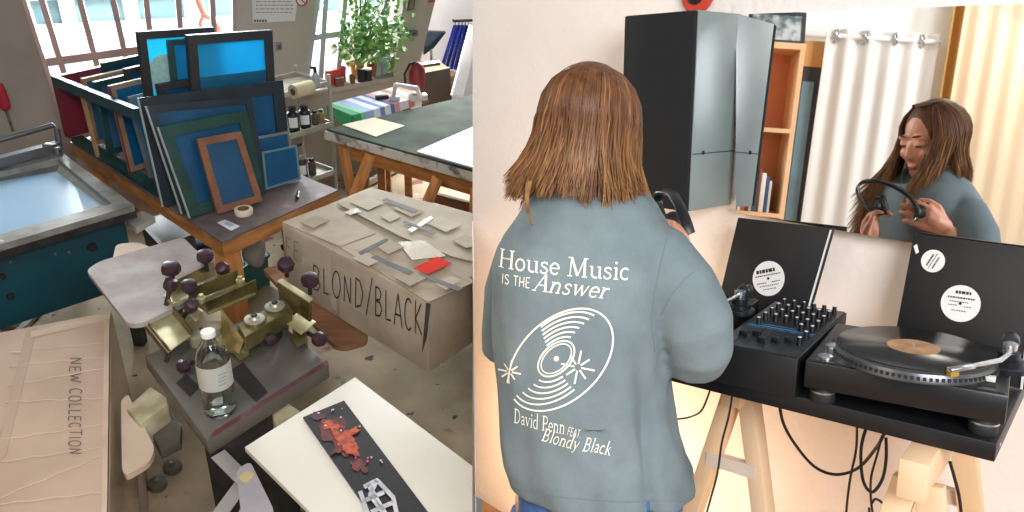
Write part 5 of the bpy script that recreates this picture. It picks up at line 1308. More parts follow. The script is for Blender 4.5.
# ---- plant
pl_ = thing('potted_plant', 'leafy green plant growing in front of the right window', 'plant', cpot+ZUP*.11)
rp_ = random.Random(21); stems = B(); leaves = B()
leafm = mat('leaf_green', '6fae4a', .45, h2='3f7a30', scale=7); leafm2 = mat('leaf_light', 'a9d27a', .45, h2='7fb858', scale=7)
def leaf(p, d, up, l, w, mi):
    s = d.cross(up); s = s.normalized() if s.length > 1e-4 else V((1, 0, 0)); u = s.cross(d)
    vs = [leaves.bm.verts.new(q) for q in (p, p+d*l*.35+s*w*.5+u*.004, p+d*l*.75+s*w*.36-u*.004, p+d*l-u*.012, p+d*l*.75-s*w*.36-u*.004, p+d*l*.35-s*w*.5+u*.004)]
    f = leaves.bm.faces.new(vs); f.material_index = mi
tips = [(352, 18), (363, 8), (376, 14), (390, 22), (401, 30), (372, -14), (390, -4), (356, 34), (347, 44), (384, 40), (396, 46), (402, 14), (366, 26), (378, 50), (390, 54), (360, -25), (398, -22), (345, 55), (380, -40)]
root = cpot+ZUP*.115
for (x, y) in tips:
    e_ = Wp(x, y, .26+rp_.uniform(-.07, .1)); mid = (root*.45+e_*.55)+V((rp_.uniform(-.03, .03), rp_.uniform(-.03, .03), .05))
    pts = [root, (root+mid)/2+ZUP*.02, mid, e_]; stems.tube(pts, [.007, .006, .005, .002], 5)
    for k in range(44):
        s = rp_.random()**.6; base = (mid*(1-s)+e_*s) if rp_.random() < .8 else (root*.3+mid*.7); base = base+V((rp_.gauss(0, .045), rp_.gauss(0, .045), rp_.gauss(0, .05)))
        d = V((rp_.gauss(0, 1), rp_.gauss(0, 1)-.3, rp_.gauss(-.2, .7))).normalized(); leaf(base, d, V((rp_.gauss(0, .4), rp_.gauss(0, .4), 1)).normalized(), rp_.uniform(.035, .065), rp_.uniform(.022, .036), rp_.random() < .45)
part('stems', stems, mat('stem_green', '5c6a34', .7), pl_)
part('leaves', leaves, [leafm, leafm2], pl_, smooth=False)

# ---- recess at the far right
def Fq(x, y, off): return Fp(x, y, off)
t = thing('tilted_panel', 'dark tilted panel beyond the pillar', 'panel', Fq(434, 60, .6))
b = B(); b.slab([Fq(424, 55, .5), Fq(434, 48, .5), Fq(446, 32.5, .55), Fq(423, 32, .55)], .03); part('board', b, mat('panel_dark', '27303c', .3), t)
b = B(); b.slab([Fq(425.5, 47, .54), Fq(432, 44, .54), Fq(441, 34, .57), Fq(425, 33.5, .57)], .006); part('panel_face', b, mat('panel_blue', '3a4a5c', .25), t)
b = B(); b.tube([Fq(431, 49, .5), Fq(431.5, 67, .5)], .012, 8); part('stand_pole', b, steel, t)
rl = thing('clothes_rail', 'thin dark clothes rail on the far wall', 'rail', Fq(464, 22, .3))
b = B(); b.tube([Fq(453.5, 21, .3), Fq(490, 19.5, .3)], .012, 8); part('rail_bar', b, dark_steel, rl)
b = B(); b.tube([Fq(453.5, 21, .3), Fq(453, 20, .0)], .01, 8); part('bracket', b, dark_steel, rl)
blue_cl = mat('royal_blue_cloth', '3349c4', .85, h2='24348e', scale=12)
for i in range(5):
    x0 = 455+i*3.3; t = thing('blue_garment', 'royal blue garment hanging on the far rail among its likes', 'garment', Fq(x0-6, 66, .3), 'blue garments on the far rail')
    b = B(); rows_ = []
    for k in range(9):
        s = k/8; y = 25+s*(43+i*.6); x = x0-s*(13-i*1.1); w = 1.75+.25*s
        row = [Fq(x+w*math.cos(a), y, .3+.05*math.sin(a)*(1+.3*math.sin(3*a+i))) for a in [2*math.pi*j/12 for j in range(12)]]; rows_.append(row)
    b.loft(rows_); part('cloth', b, blue_cl, t)
    b = B(); b.tube([Fq(x0, 25.5, .3), Fq(x0+.6, 22.5, .3), Fq(x0+.3, 20.6, .3)], .005, 6); part('hanger_hook', b, steel, t)
b = B(); b.slab([Fq(452, 95, 1.1), Fq(463, 97, 1.1), Fq(481, 25, .95), Fq(470.5, 25, .95)], .03); solo('leaning_board', b, mat('board_white', 'd5d6da', .6), 'tall pale board leaning at the far right of the workshop', 'board')
c = Fq(417, 88, 2.0); t = thing('red_canister', 'red canister with black hose standing by the pillar', 'canister', V((c.x, c.y, c.z)))
b = B(); hgt = (Lup(c, 62).z-c.z); b.lathe(c, [(0, 0), (.05, 0), (.056, .03), (.056, hgt*.7), (.04, hgt*.9), (.018, hgt), (0, hgt)], 20); part('body', b, mat('canister_red', '852428', .4), t)
b = B(); b.tube([c+V((0, 0, hgt)), c+V((-.04, -.03, hgt*.97)), c+V((-.075, -.05, hgt*.6)), c+V((-.07, -.05, hgt*.15))], .008, 8); part('hose', b, jb, t)
q = [Fq(424, 90, .9), Fq(446, 84, .9), Fq(449, 68, .9), Fq(421, 74, .9)]; t = thing('wooden_box', 'brown wooden box with dark lid beyond the striped table', 'box', (q[0]+q[1])/2)
b = B(); b.slab(q, .3); part('body', b, mat('box_brown', '6d5640', .6, h2='574433', scale=6), t)
b = B(); b.slab([Fq(419, 74, .93), Fq(450, 68, .93), Fq(449, 66.5, .9), Fq(421, 72, .9)], .3); part('lid', b, mat('box_dark', '463a30', .6), t)
b = B(); b.slab([Fq(436, 92, .5), Fq(462, 88, .5), Fq(459, 75, .5), Fq(438, 77, .5)], .15); solo('timber_stack', b, mat('timber', 'a3835f', .6, h2='6e543a', scale=8, stretch=(1, 1, 9)), 'stacked brown timber boards below the blue garments', 'timber')
b = B(); b.slab([Fq(422, 65, 1.4), Fq(440, 62.5, 1.4), Fq(440, 60, 1.3), Fq(424, 61.5, 1.3)], .02); solo('dark_shelf', b, mat('shelf_dark', '3b3b3f', .5), 'dark narrow shelf beyond the red canister', 'shelf')

def upq(q):
    n = V((0, 0, 0))
    for i in range(len(q)): n += (q[i]-q[0]).cross(q[(i+1) % len(q)]-q[0])
    return q if n.z > 0 else list(reversed(q))
# ---- long printing table with trestles
ZG = .84
gA, gB, gD = L(327, 129, ZG), L(473, 170, ZG), L(473, 94.5, ZG)
gu = (gB-gA).normalized(); gv = (gD-gA).normalized()
gB = gA+gu*1.5; gD = gA+gv*2.3; gC = gB+gv*2.3
gt = thing('printing_table', 'long green topped printing table with white painted rim on wooden trestles', 'table', V((gA.x+.4, gA.y+.4, 0)))
m, nt, bs = node_mat('printing_top'); N, K = nt.nodes, nt.links
tc = N.new('ShaderNodeTexCoord'); n1 = N.new('ShaderNodeTexNoise'); n1.inputs['Scale'].default_value = 4; n1.inputs['Detail'].default_value = 9; K.new(tc.outputs['Object'], n1.inputs['Vector'])
cr = N.new('ShaderNodeValToRGB'); e = cr.color_ramp.elements; e[0].position = .32; e[0].color = (*hexc('2e3531'), 1); e[1].position = .74; e[1].color = (*hexc('63675a'), 1)
x = e.new(.5); x.color = (*hexc('3c4a42'), 1); x = e.new(.66); x.color = (*hexc('4c584c'), 1); K.new(n1.outputs[0], cr.inputs[0]); K.new(cr.outputs[0], bs.inputs['Base Color']); bs.inputs['Roughness'].default_value = .85; bs.inputs['Specular IOR Level'].default_value = .12
b = B(); b.prism([gA, gB, gC, gD], [p-ZUP*.012 for p in (gA, gB, gC, gD)]); part('tabletop', b, m, gt)
b = B(); o = [gA-(gu+gv)*.012, gB-gv*.012, gC, gD-gu*.012]; b.prism([p-ZUP*.013 for p in o], [p-ZUP*.062 for p in o]); part('edge', b, mat('chipped_white_rim', 'c9c4ba', .6, h2='6d655c', scale=13, cut=(.36, .5)), gt)
b = B(); b.bar(gA+gu*.13+gv*.07-ZUP*.115, gB+gv*.07-ZUP*.115, .06, .1); part('beam', b, orange_ply, gt)
b = B(); b.bar(gA+gu*.13+gv*.75-ZUP*.115, gB+gv*.75-ZUP*.115, .06, .1); part('beam', b, orange_ply, gt)
for (tx, ty), (bx, by), w in (((342, 142), (352, 195), .055), ((371, 154), (356, 192), .055), ((438, 178), (425, 208), .05), ((476, 188), (474, 225), .05)):
    a = L(tx, ty, ZG-.09); c = Lpl(bx, by, a, V((.2, -1, 0)).normalized()); d = (c-a); c = a+d*min(2.2, (a.z-.0)/max(.05, -d.z)) if d.z < 0 else V((a.x, a.y, 0))
    b = B(); b.bar(a, c, w, .04, gv); b.bev(.002); part('leg', b, pine_leg, gt)
b = B(); b.bar(L(434, 197, .42), L(478, 209, .42), .03, .06); part('cross_bar', b, frame_wd, gt)
b = B(); b.drop(Q([(342, 124.5), (376, 136.5), (405, 125.5), (374, 117.5)], ZG+.004), ZG+.001); solo('paper_sheet', b, mat('beige_paper', 'c9c0a6', .7, var=.08), 'beige sheet of paper on the corner of the green printing table', 'paper')
wb = [L(417, 151, ZG+.012), L(475, 167.5, ZG+.012), L(475, 126, ZG+.012)]
wu, wv_ = (wb[1]-wb[0]).normalized(), (wb[2]-wb[0]).normalized(); q = [wb[0], wb[0]+wu*.8, wb[0]+wu*.8+wv_*1.0, wb[0]+wv_*1.0]
b = B(); b.prism(q, [p-ZUP*.01 for p in q]); solo('white_sheet', b, mat('panel_white', 'dcdcde', .5, var=.04), 'large white sheet lying at the right end of the printing table', 'sheet')
b = B(); b.bar(L(367, 183, .04), L(402, 166, .04), .03, .04); solo('metal_bar', b, mat('bar_pale', 'd4d0c8', .4), 'pale metal bar lying on the floor under the printing table', 'bar')

# ---- big taped carton, right
ZB = .95
cA, cB_, cF = L(281.5, 223, ZB), L(370, 187, ZB), L(428, 302, ZB)
cR = cB_+(cF-cA)*1.0
box = thing('cardboard_box', 'grey taped cardboard box with handwriting and a red label', 'box', V((cA.x+.3, cA.y, .4)))
fd = V((-(cF-cA).y, (cF-cA).x, 0)).normalized()
if fd.dot(CAML-cA) < 0: fd = -fd
zb_ = Lpl(414, 364, cF, fd).z
zb_ = max(.2, zb_)
def Bface(x, y, o=0.0): return Lpl(x, y, cA+fd*o, fd)
b = B(); b.prism([cA, cF, cR, cB_], [V((p.x, p.y, zb_)) for p in (cA, cF, cR, cB_)]); b.bev(.006); b.cut(CAML, CUTL); part('body', b, cardgrey, box)
def boxtop(pxs, lift, m, name='flap', th=.004, label=None):
    q = Q(pxs, ZB+lift) if not isinstance(lift, list) else [L(x, y, ZB+l) for (x, y), l in zip(pxs, lift)]
    q = upq(q); b = B(); b.slab(q, th)
    b.cut(CAML, CUTL)
    return part(name, b, m, box, smooth=False, label=label)
cg2 = mat('grey_cardboard_pale', 'b7aa98', .75, h2='a3957f', scale=6); bt_ = mat('dark_tape', '4d504e', .6, h2='3f4240', scale=12, spec=.2)
boxtop([(282, 222), (340, 246), (376, 233), (330, 204)], [.006, .008, .01, .012], cg2)
boxtop([(337, 203), (371, 187.5), (476, 214), (476, 262), (452, 256), (400, 236)], [.012, .006, .006, .006, .010, .014], cardgrey)
boxtop([(340, 247), (378, 234), (428, 259), (476, 281), (428, 302)], [.004, .012, .014, .004, .004], cg2)
boxtop([(398, 242), (424, 240), (446, 256), (412, 260)], .017, mat('glossy_clear_tape', 'bcb09c', .2, var=.1, coat=.5), 'clear_tape', .002)
boxtop([(413, 268), (428, 274), (452, 263), (437, 256.5)], .0185, mat('red_label', 'd6280f', .8, var=.05, spec=.1), 'red_label', .001, 'bright red paper label')
for px in ([(382, 200), (386, 198), (418, 210), (414, 213)], [(358, 252), (386, 238), (389, 240), (361, 255)], [(371, 257), (376, 255), (414, 272), (409, 275)], [(426, 278), (430, 276), (463, 288), (458, 291)], [(402, 222), (405, 220.5), (436, 232), (433, 234)]):
    boxtop(px, (.0185 if px[0][1] > 215 else .0175), bt_, 'printed_tape', .001)
cg3 = mat('grey_cardboard_dark', 'a2957f', .75, h2='958870', scale=6); cg4 = mat('pale_paper_patch', 'b9ae9d', .75, h2='aa9f8d', scale=6)
for px, mm in (([(300, 222), (316, 215), (330, 220), (313, 228)], cg3), ([(350, 202), (366, 196), (384, 203), (368, 210)], cg4), ([(392, 208), (404, 203), (424, 211), (412, 217)], cg3), ([(424, 222), (440, 216), (462, 225), (446, 232)], cg4), ([(380, 216), (392, 211), (402, 216), (390, 222)], cg4), ([(452, 240), (466, 234), (474, 238), (474, 246), (466, 248)], cg3)):
    boxtop(px, .016, mm, 'paper_patch', .001)
for px, mm in (([(352, 258), (366, 252), (382, 260), (368, 266)], cg4), ([(392, 276), (408, 270), (426, 278), (410, 286)], cg3), ([(436, 284), (452, 276), (462, 280), (446, 290)], cg4), ([(376, 246), (390, 241), (404, 247), (388, 254)], cg3)):
    boxtop(px, .0175, mm, 'paper_patch', .001)
for px in ([(408, 230), (430, 216), (434, 218), (412, 232)], [(344, 212), (356, 208), (362, 211), (350, 215)]):
    boxtop(px, .018, mat('box_film', 'b5aa99', .3, var=.1, coat=.3), 'clear_tape', .001)
def facequad(pxs, m, name, o=.002):
    b = B(); b.slab([Bface(x, y, o) for x, y in pxs], .0015); return part(name, b, m, box, smooth=False)
facequad([(331, 309), (336, 311), (336, 252), (331, 250)], MATS['glossy_clear_tape'], 'clear_tape')
facequad([(302, 285), (316, 292), (316, 264), (302, 257)], cg2, 'label_patch'); facequad([(340, 318), (372, 338), (372, 318), (340, 300)], cg2, 'label_patch', .0016)
facequad([(422, 352), (426.5, 338), (430.5, 304), (426, 303)], bt_, 'printed_tape', .003)
hand_, w = sans('BLOND/BLACK', .06, .1, .05, 3)
b = B(); ink(b, hand_, lambda x, y: Bface(312+x*(112/w)+0, 288+x*(49/w)-y*(24+10*x/w), .0042), .12); part('handwriting', b, ink_pen, box, smooth=False)
st_hand, w = sans('EE', .05, .15, .05, 9)
b = B(); ink(b, st_hand, lambda x, y: Bface(285+x*(16/w), 254+x*(9/w)-y*(18), .0042), .12); part('handwriting', b, mat('faint_pen', '7d7468', .8), box, smooth=False)
# ---- screen printing press
ZP = .82
press = thing('screen_printing_press', 'grey based manual printing press with zinc arms and maroon knobs', 'press', V((L(235, 370, ZP).x, L(235, 370, ZP).y, 0)))
grey_pl = mat('grey_base_paint', '625f57', .5, h2='504d46', scale=5)
bq = Q([(144, 355), (207, 441), (329, 364), (268, 312)], ZP)
b = B(); b.drop(bq, ZP-.055); b.bev(.006); part('base_plate', b, grey_pl, press)
b = B(); b.prism(Q([(207, 441), (329, 364), (327, 360), (214, 431)], ZP+.002), Q([(207, 441), (329, 364), (327, 360), (214, 431)], ZP-.0005)); part('edge_stain', b, mat('dark_red_stain', '63303a', .45, h2='4c3034', scale=9), press)
b = B(); pc_ = sum((V(p) for p in bq), V((0, 0, 0)))/4; b.box(V((pc_.x, pc_.y, (ZP-.055)/2)), (.22, .22, ZP-.056)); b.box(V((pc_.x, pc_.y, .02)), (.7, .09, .04), .6); b.box(V((pc_.x, pc_.y, .02)), (.7, .09, .04), 2.2); part('pedestal', b, dark_steel, press)
b = B(); b.prism(Q([(176, 383), (190, 397), (200, 386), (186, 374)], ZP+.003), Q([(176, 383), (190, 397), (200, 386), (186, 374)], ZP-.001)); part('slot', b, mat('slot_dark', '26221f', .7), press)
b = B(); b.prism(Q([(228, 372), (256, 402), (268, 392), (243, 362)], ZP+.003), Q([(228, 372), (256, 402), (268, 392), (243, 362)], ZP-.001)); part('slot', b, MATS['slot_dark'], press)
b = B(); c = L(262, 336, ZP); b.lathe(c, [(0, 0), (.07, 0), (.07, .03), (.045, .045), (.045, .07), (0, .07)], 28); part('hub', b, dark_steel, press)
# platens: rounded boards
def rounded(pxs, z, r=.03, n=5):
    p = Q(pxs, z); out = []
    for i in range(len(p)):
        a, c, d = p[i-1], p[i], p[(i+1) % len(p)]; e1, e2 = (a-c), (d-c); rr = min(r, e1.length*.45, e2.length*.45); e1.normalize(); e2.normalize(); s_, t_2 = c+e1*rr, c+e2*rr
        for k in range(n+1):
            u = k/n; out.append(s_*(1-u)**2+c*2*u*(1-u)+t_2*u*u)
    return out
def platen(pxs, z, th, m, label, r=.035, under=None):
    p = rounded(pxs, z, r); b = B(); b.prism(p, [q_-ZUP*th for q_ in p]); o = part('platen', b, m, press, smooth=False, label=label); return o
white_ply = mat('pale_platen', 'a9a69e', .6, h2='8c7e7e', scale=7); wood_pl = mat('wood_platen', '92694a', .5, h2='77523a', scale=5, stretch=(1, 5, 1)); beige_pl = mat('beige_platen', 'cdb9a4', .55, h2='bda58e', scale=4)
platen([(86, 270), (100, 261), (183, 237), (214, 268), (206, 292), (143, 323), (128, 324)], ZP+.07, .018, white_ply, 'stained pale grey platen', .03)
b = B(); p = rounded([(116, 244), (137, 242), (158, 250), (150, 262), (112, 262)], ZP+.045, .03); b.prism(p, [q_-ZUP*.018 for q_ in p]); part('platen', b, beige_pl, press, smooth=False)
platen([(262, 268), (300, 262), (368, 329), (367, 341), (345, 347), (334, 345)], zb_-.001, .022, wood_pl, 'brown wooden platen end', .03)
platen([(121, 400), (128, 394), (155, 448), (150, 462), (126, 476), (122, 470)], ZP-.12, .02, beige_pl, 'pale pinkish platen beside the carton', .05)
# zinc brackets
def plate(pxs, zs, th, m=zinc, name='bracket'):
    q = [L(x, y, z) for (x, y), z in zip(pxs, zs)]; b = B(); b.slab(q, th); b.bev(.0012, 1); return part(name, b, m, press, smooth=False)
def knob(px, z, r, h, tilt_px=None, sh=.05):
    """faceted star knob on a threaded rod; tilt_px is where the rod's foot shows"""
    r *= 1.13; h *= 1.1; c = L(px[0], px[1], z); f = L(tilt_px[0], tilt_px[1], z-sh) if tilt_px else c-ZUP*sh
    ax = (c-f).normalized(); m3 = ax.to_track_quat('Z', 'Y').to_matrix()
    b = B(); b.lathe(c-ax*h*.5, [(0, 0), (r*.55, 0), (r*.95, h*.25), (r, h*.6), (r*.85, h*.95), (r*.4, h*1.05), (0, h*1.05)], 9, m3); k = part('knob', b, knob_mar, press)
    b = B(); b.tube([f, c-ax*h*.45], .008, 8); part('rod', b, dark_steel, k)
zt = ZP
# left channel bracket
plate([(143, 322), (168, 352), (192, 334), (163, 301)], [zt+.05]*4, .006, zinc_pale)
plate([(139, 322), (166, 356), (169, 350), (143, 317)], [zt+.02, zt+.02, zt+.06, zt+.06], .006, zinc)
plate([(161, 303), (189, 337), (192, 331), (164, 296)], [zt+.04, zt+.04, zt+.075, zt+.075], .006, zinc)
b = B(); b.tube([L(168, 356, zt+.03), L(166, 361, zt+.01)], .008, 8); part('bolt', b, dark_steel, press)
# back plate behind the two top knobs
plate([(168, 284), (212, 262), (214, 275), (170, 297)], [zt+.13, zt+.13, zt+.09, zt+.09], .01, zinc)
plate([(164, 298), (202, 284), (208, 292), (172, 308)], [zt+.09]*4, .012, zinc_pale)
plate([(200, 262), (214, 256), (216, 284), (202, 290)], [zt+.13, zt+.13, zt+.06, zt+.06], .008, white_ply)
# centre channel: two long flanges and a floor
plate([(193, 301), (239, 283), (238, 270), (192, 288)], [zt+.10, zt+.10, zt+.15, zt+.15], .008, zinc)
plate([(208, 315), (258, 295), (256, 280), (206, 302)], [zt+.08, zt+.08, zt+.14, zt+.14], .008, zinc)
plate([(195, 302), (209, 313), (256, 293), (239, 282)], [zt+.095]*4, .008, mat('zinc_dull', '8f8658', .5, .4, h2='6f6840', scale=12))  # duller, rougher zinc on the channel floor
for px in ((240, 279), (201, 297)):
    b = B(); c = L(px[0], px[1], zt+.14); b.lathe(c-ZUP*.02, [(0, 0), (.016, 0), (.016, .018), (.009, .02), (.009, .03), (0, .03)], 12); part('bolt', b, zinc_pale, press)
# arm to the right with two washers
plate([(245, 337), (292, 309), (284, 298), (238, 325)], [zt+.10]*4, .03, zinc)
plate([(246, 352), (293, 323), (292, 309), (245, 337)], [zt+.05, zt+.05, zt+.10, zt+.10], .008, mat('zinc_olive', '6f683f', .4, .6, h2='4c4628', scale=10))
for px in ((254.5, 320), (275, 307)):
    b = B(); c = L(px[0], px[1], zt+.102); b.lathe(c, [(0, 0), (.034, 0), (.034, .006), (.018, .008), (.014, .016), (0, .016)], 24); w_ = part('washer', b, mat('washer_steel', 'b9b6a8', .35, .6), press)
    b = B(); b.lathe(c+ZUP*.0155, [(0, 0), (.011, 0), (.011, .008), (0, .009)], 6); part('bolt', b, dark_steel, w_)
# upright plate carrying the two right knobs
plate([(279, 300), (309, 322), (309, 302), (277, 281)], [zt+.08, zt+.08, zt+.15, zt+.15], .012, zinc)
plate([(277, 281), (309, 302), (313, 298), (282, 278)], [zt+.152]*4, .006, zinc_pale)
# fin and lower blocks
plate([(222, 309), (246, 341), (240, 356), (224, 350)], [zt+.13, zt+.06, zt+.02, zt+.03], .012, zinc)
plate([(246, 341), (250, 356), (240, 362), (232, 352)], [zt+.05, zt+.02, zt+.015, zt+.03], .01, MATS['zinc_olive'])
b = B(); b.prism(Q([(284, 322), (300, 311), (316, 322), (301, 335)], zt+.06), Q([(284, 322), (300, 311), (316, 322), (301, 335)], zt+.005)); b.bev(.003); part('clamp_block', b, zinc_pale, press)
b = B(); b.prism(Q([(290, 337), (303, 330), (309, 341), (297, 348)], zt+.035), Q([(290, 337), (303, 330), (309, 341), (297, 348)], zt+.002)); b.bev(.003); part('clamp_block', b, MATS['zinc_olive'], press)
b = B(); b.prism(Q([(190, 300), (204, 312), (196, 322), (182, 311)], zt+.07), Q([(190, 300), (204, 312), (196, 322), (182, 311)], zt+.01)); b.bev(.003); part('clamp_block', b, zinc_pale, press)
for px, z, r in (((214, 324), zt+.06, .03), ((196, 334), zt+.04, .026), ((226, 336), zt+.05, .028)):
    b = B(); c = L(px[0], px[1], z); b.lathe(c-ZUP*.04, [(0, 0), (r, 0), (r*1.05, .01), (r, .035), (r*.5, .04), (0, .042)], 20); part('roller', b, mat('roller_pale', 'a8a48c', .4, .3), press)
knob((171, 269), zt+.18, .030, .042, None, .06); knob((205, 256.5), zt+.18, .027, .04, None, .06)
knob((170.5, 285), zt+.15, .022, .04, (166, 305), .07); knob((189, 286.5), zt+.16, .024, .04, None, .06)
knob((223, 269), zt+.16, .022, .04, (231, 276), .05); knob((191, 306), zt+.12, .021, .045, (183, 318), .07)
knob((286, 265), zt+.21, .027, .036, (287, 276), .06); knob((310, 280.5), zt+.20, .028, .038, (310, 294), .06)
knob((319, 339), zt+.04, .024, .03, (308, 333), .01); knob((270, 339), zt+.05, .02, .03, (262, 334), .01)
knob((184, 366), zt+.035, .02, .03, (193, 362), .005)
# second station at the lower left
b = B(); p = Q([(126, 408), (150, 386), (166, 396), (168, 404), (140, 424)], ZP-.10); b.drop(p, ZP-.2); b.bev(.006); part('clamp_block', b, mat('cream_block', 'bcb39a', .6, h2='968e70', scale=14), press)
b = B(); p = Q([(146, 422), (167, 407), (181, 424), (180, 440), (160, 450)], ZP-.17); b.drop(p, ZP-.21); b.bev(.004); part('arm_block', b, mat('dark_olive_grey', '4f4d45', .5, h2='454038', scale=8), press)
b = B(); p = Q([(271, 412), (286, 401), (300, 410), (303, 422), (276, 428)], ZP-.06); b.drop(p, ZP-.18); b.bev(.008); part('clamp_block', b, MATS['cream_block'], press)
# steel strips at the front
for i, (a, c, w_) in enumerate((((218, 454), (246, 482), .05), ((236, 441), (238, 466), .035), ((246, 478), (214, 522), .05), ((252, 505), (238, 530), .06))):
    b = B(); b.bar(L(a[0], a[1], .55-.05*i), L(c[0], c[1], .52-.05*i), w_, .006); part('steel_strip', b, mat('bright_steel', 'd6d6d2', .4, .25), press)
# small knobs on the floor
for (x, y), s in (((158, 487), 'nearer'), ((173, 470), 'farther')):
    c = L(x, y, .005); t = thing('loose_knob', 'round dark knob lying on the floor, the %s of two' % s, 'knob', c)
    b = B(); b.lathe(c, [(0, 0), (.034, 0), (.038, .008), (.036, .026), (.02, .03), (0, .03)], 20); part('body', b, mat('knob_brown', '57503f', .5), t)
    b = B(); b.lathe(c+ZUP*.0295, [(0, 0), (.009, 0), (.009, .012), (0, .013)], 12); part('stud', b, steel, t)

# ---- glass bottle on the base plate
bc = L(221, 411, ZP); bt = thing('glass_bottle', 'clear glass water bottle with white label standing on the press base', 'bottle', bc)
hb_ = Lup(bc, 331).z-ZP; rb = (L(237, 405, ZP)-L(204, 405, ZP)).length/2*.98
prof = [(0, .003), (rb*.9, .003), (rb, .012), (rb, hb_*.66), (rb*.95, hb_*.72), (rb*.78, hb_*.80), (rb*.5, hb_*.87), (rb*.40, hb_*.90), (rb*.38, hb_*.955)]
ing = [(rb*.32, hb_*.955), (rb*.34, hb_*.90), (rb*.44, hb_*.868), (rb*.71, hb_*.795), (rb*.88, hb_*.718), (rb*.93, hb_*.655), (rb*.93, .02), (rb*.8, .013), (0, .012)]
b = B(); b.lathe(bc, prof+ing, 40); part('bottle_glass', b, glass('clear_glass', 'eef4f0', .01, 1.4), bt)
b = B(); b.lathe(bc, [(0, .0135), (rb*.78, .0145), (rb*.915, .022), (rb*.915, hb_*.655), (rb*.86, hb_*.72), (0, hb_*.72)], 40); part('water', b, glass('water', 'f4faf8', 0.0, 1.33), bt)
b = B(); b.lathe(bc, [(rb*.34, hb_*.945), (rb*.42, hb_*.945), (rb*.42, hb_*.99), (rb*.40, hb_), (0, hb_)], 28); part('cap', b, mat('cap_white2', 'dcdcd8', .4), bt)
b = B(); a0 = math.atan2(CAML.y-bc.y, CAML.x-bc.x)
vs = [[V((bc.x+rb*1.012*math.cos(a0+a), bc.y+rb*1.012*math.sin(a0+a), bc.z+hh)) for a in [-1.5+3.0*k/24 for k in range(25)]] for hh in (hb_*.37, hb_*.655)]; b.loft(vs, closed=False); lb = part('paper_label', b, mat('label_grey_white', 'b0b3ae', .6, var=.08), bt)
b = B()
for k in range(4):
    vs = [[V((bc.x+rb*1.02*math.cos(a0+a), bc.y+rb*1.02*math.sin(a0+a), bc.z+hb_*(.44+.04*k)+hh)) for a in [(.1+.02*k)+.5*i/8 for i in range(9)]] for hh in (0, hb_*.012)]; b.loft(vs, closed=False)
part('label_text', b, mat('label_ink', '8a8f90', .7), lb)

# ---- carton lower left
ZC = .78
carton = thing('cardboard_box', 'brown cardboard box with NEW COLLECTION written on its lid', 'box', V((L(40, 420, ZC).x, L(40, 420, ZC).y, 0)))
kA, kB, kC = L(-70, 345, ZC), L(110, 311, ZC), L(107, 540, ZC); kD = L(-95, 575, ZC)
b = B(); b.drop([kA, kB, kC, kD], .004); b.bev(.008); part('body', b, cardboard, carton)
kx = mat('brown_cardboard_pale', 'b09a86', .75, h2='a08a78', scale=3)
def lid(pxs, m, name, dz=.003, th=.003):
    b = B(); b.slab(upq(Q(pxs, ZC+dz)), th); return part(name, b, m, carton, smooth=False)
lid([(31, 327), (109, 313), (106, 538), (-6, 560), (-4, 460)], kx, 'flap', .006, .005)
lid([(-70, 347), (29, 328), (-6, 458), (-90, 560)], kx, 'flap', .004, .004)
lid([(26, 330), (37, 327), (6, 455), (-8, 470)], mat('film_tape', 'b09a88', .2, var=.05, coat=.5), 'clear_tape', .008, .001)
lid([(31, 331), (110, 313.5), (110, 319), (31, 337)], mat('fold_edge', 'bca692', .8), 'fold_edge', .010, .004)
lid([(104.5, 322), (109.5, 321), (106.5, 538), (101, 538)], MATS['fold_edge'], 'fold_edge', .009, .003)
for k, (y0, y1) in enumerate(((352, 343), (366, 357), (386, 368), (402, 398), (440, 424), (462, 447), (500, 455), (505, 492))):
    b = B(); pts = [L(14+90*i/9-(y0-330)*.12*(1-i/9), y0+(y1-y0)*i/9+math.sin(i*2.1+k)*.9, ZC+.0065) for i in range(10)]; b.tube(pts, .0018, 5); part('crease', b, mat('crease_pale', 'c2ac98', .7), carton)
st, w = sans('NEW', .10, .1, .05, 5); b = B(); ink(b, st, lambda x, y: L(70+y*11+x*0, 357+x*(27/w), ZC+.0085), .12)
part('handwriting', b, mat('carton_pen', '5d5048', .8), carton, smooth=False); b = B()
st, w = sans('COLLECTION', .10, .14, .05, 6); ink(b, st, lambda x, y: L(69-x/w*0+y*12, 388+x*(68/w), ZC+.0085), .12); part('handwriting', b, mat('carton_pen', '5d5048', .8), carton, smooth=False)
b = B(); sq = [Lpl(x, y, kB+V((0, 0, 0)), V((1, .0, 0))) for x, y in ((0, 0),)]
sd = V((kC.y-kB.y, -(kC.x-kB.x), 0)).normalized()
if sd.dot(CAML-kB) < 0: sd = -sd
b = B(); b.slab([p+sd*.0025 for p in (kB-ZUP*.0, kB-ZUP*.5, kC-ZUP*.5, kC-ZUP*.0)], .002); part('side_tape', b, mat('side_tape', 'a88a70', .25, coat=.5), carton, smooth=False)

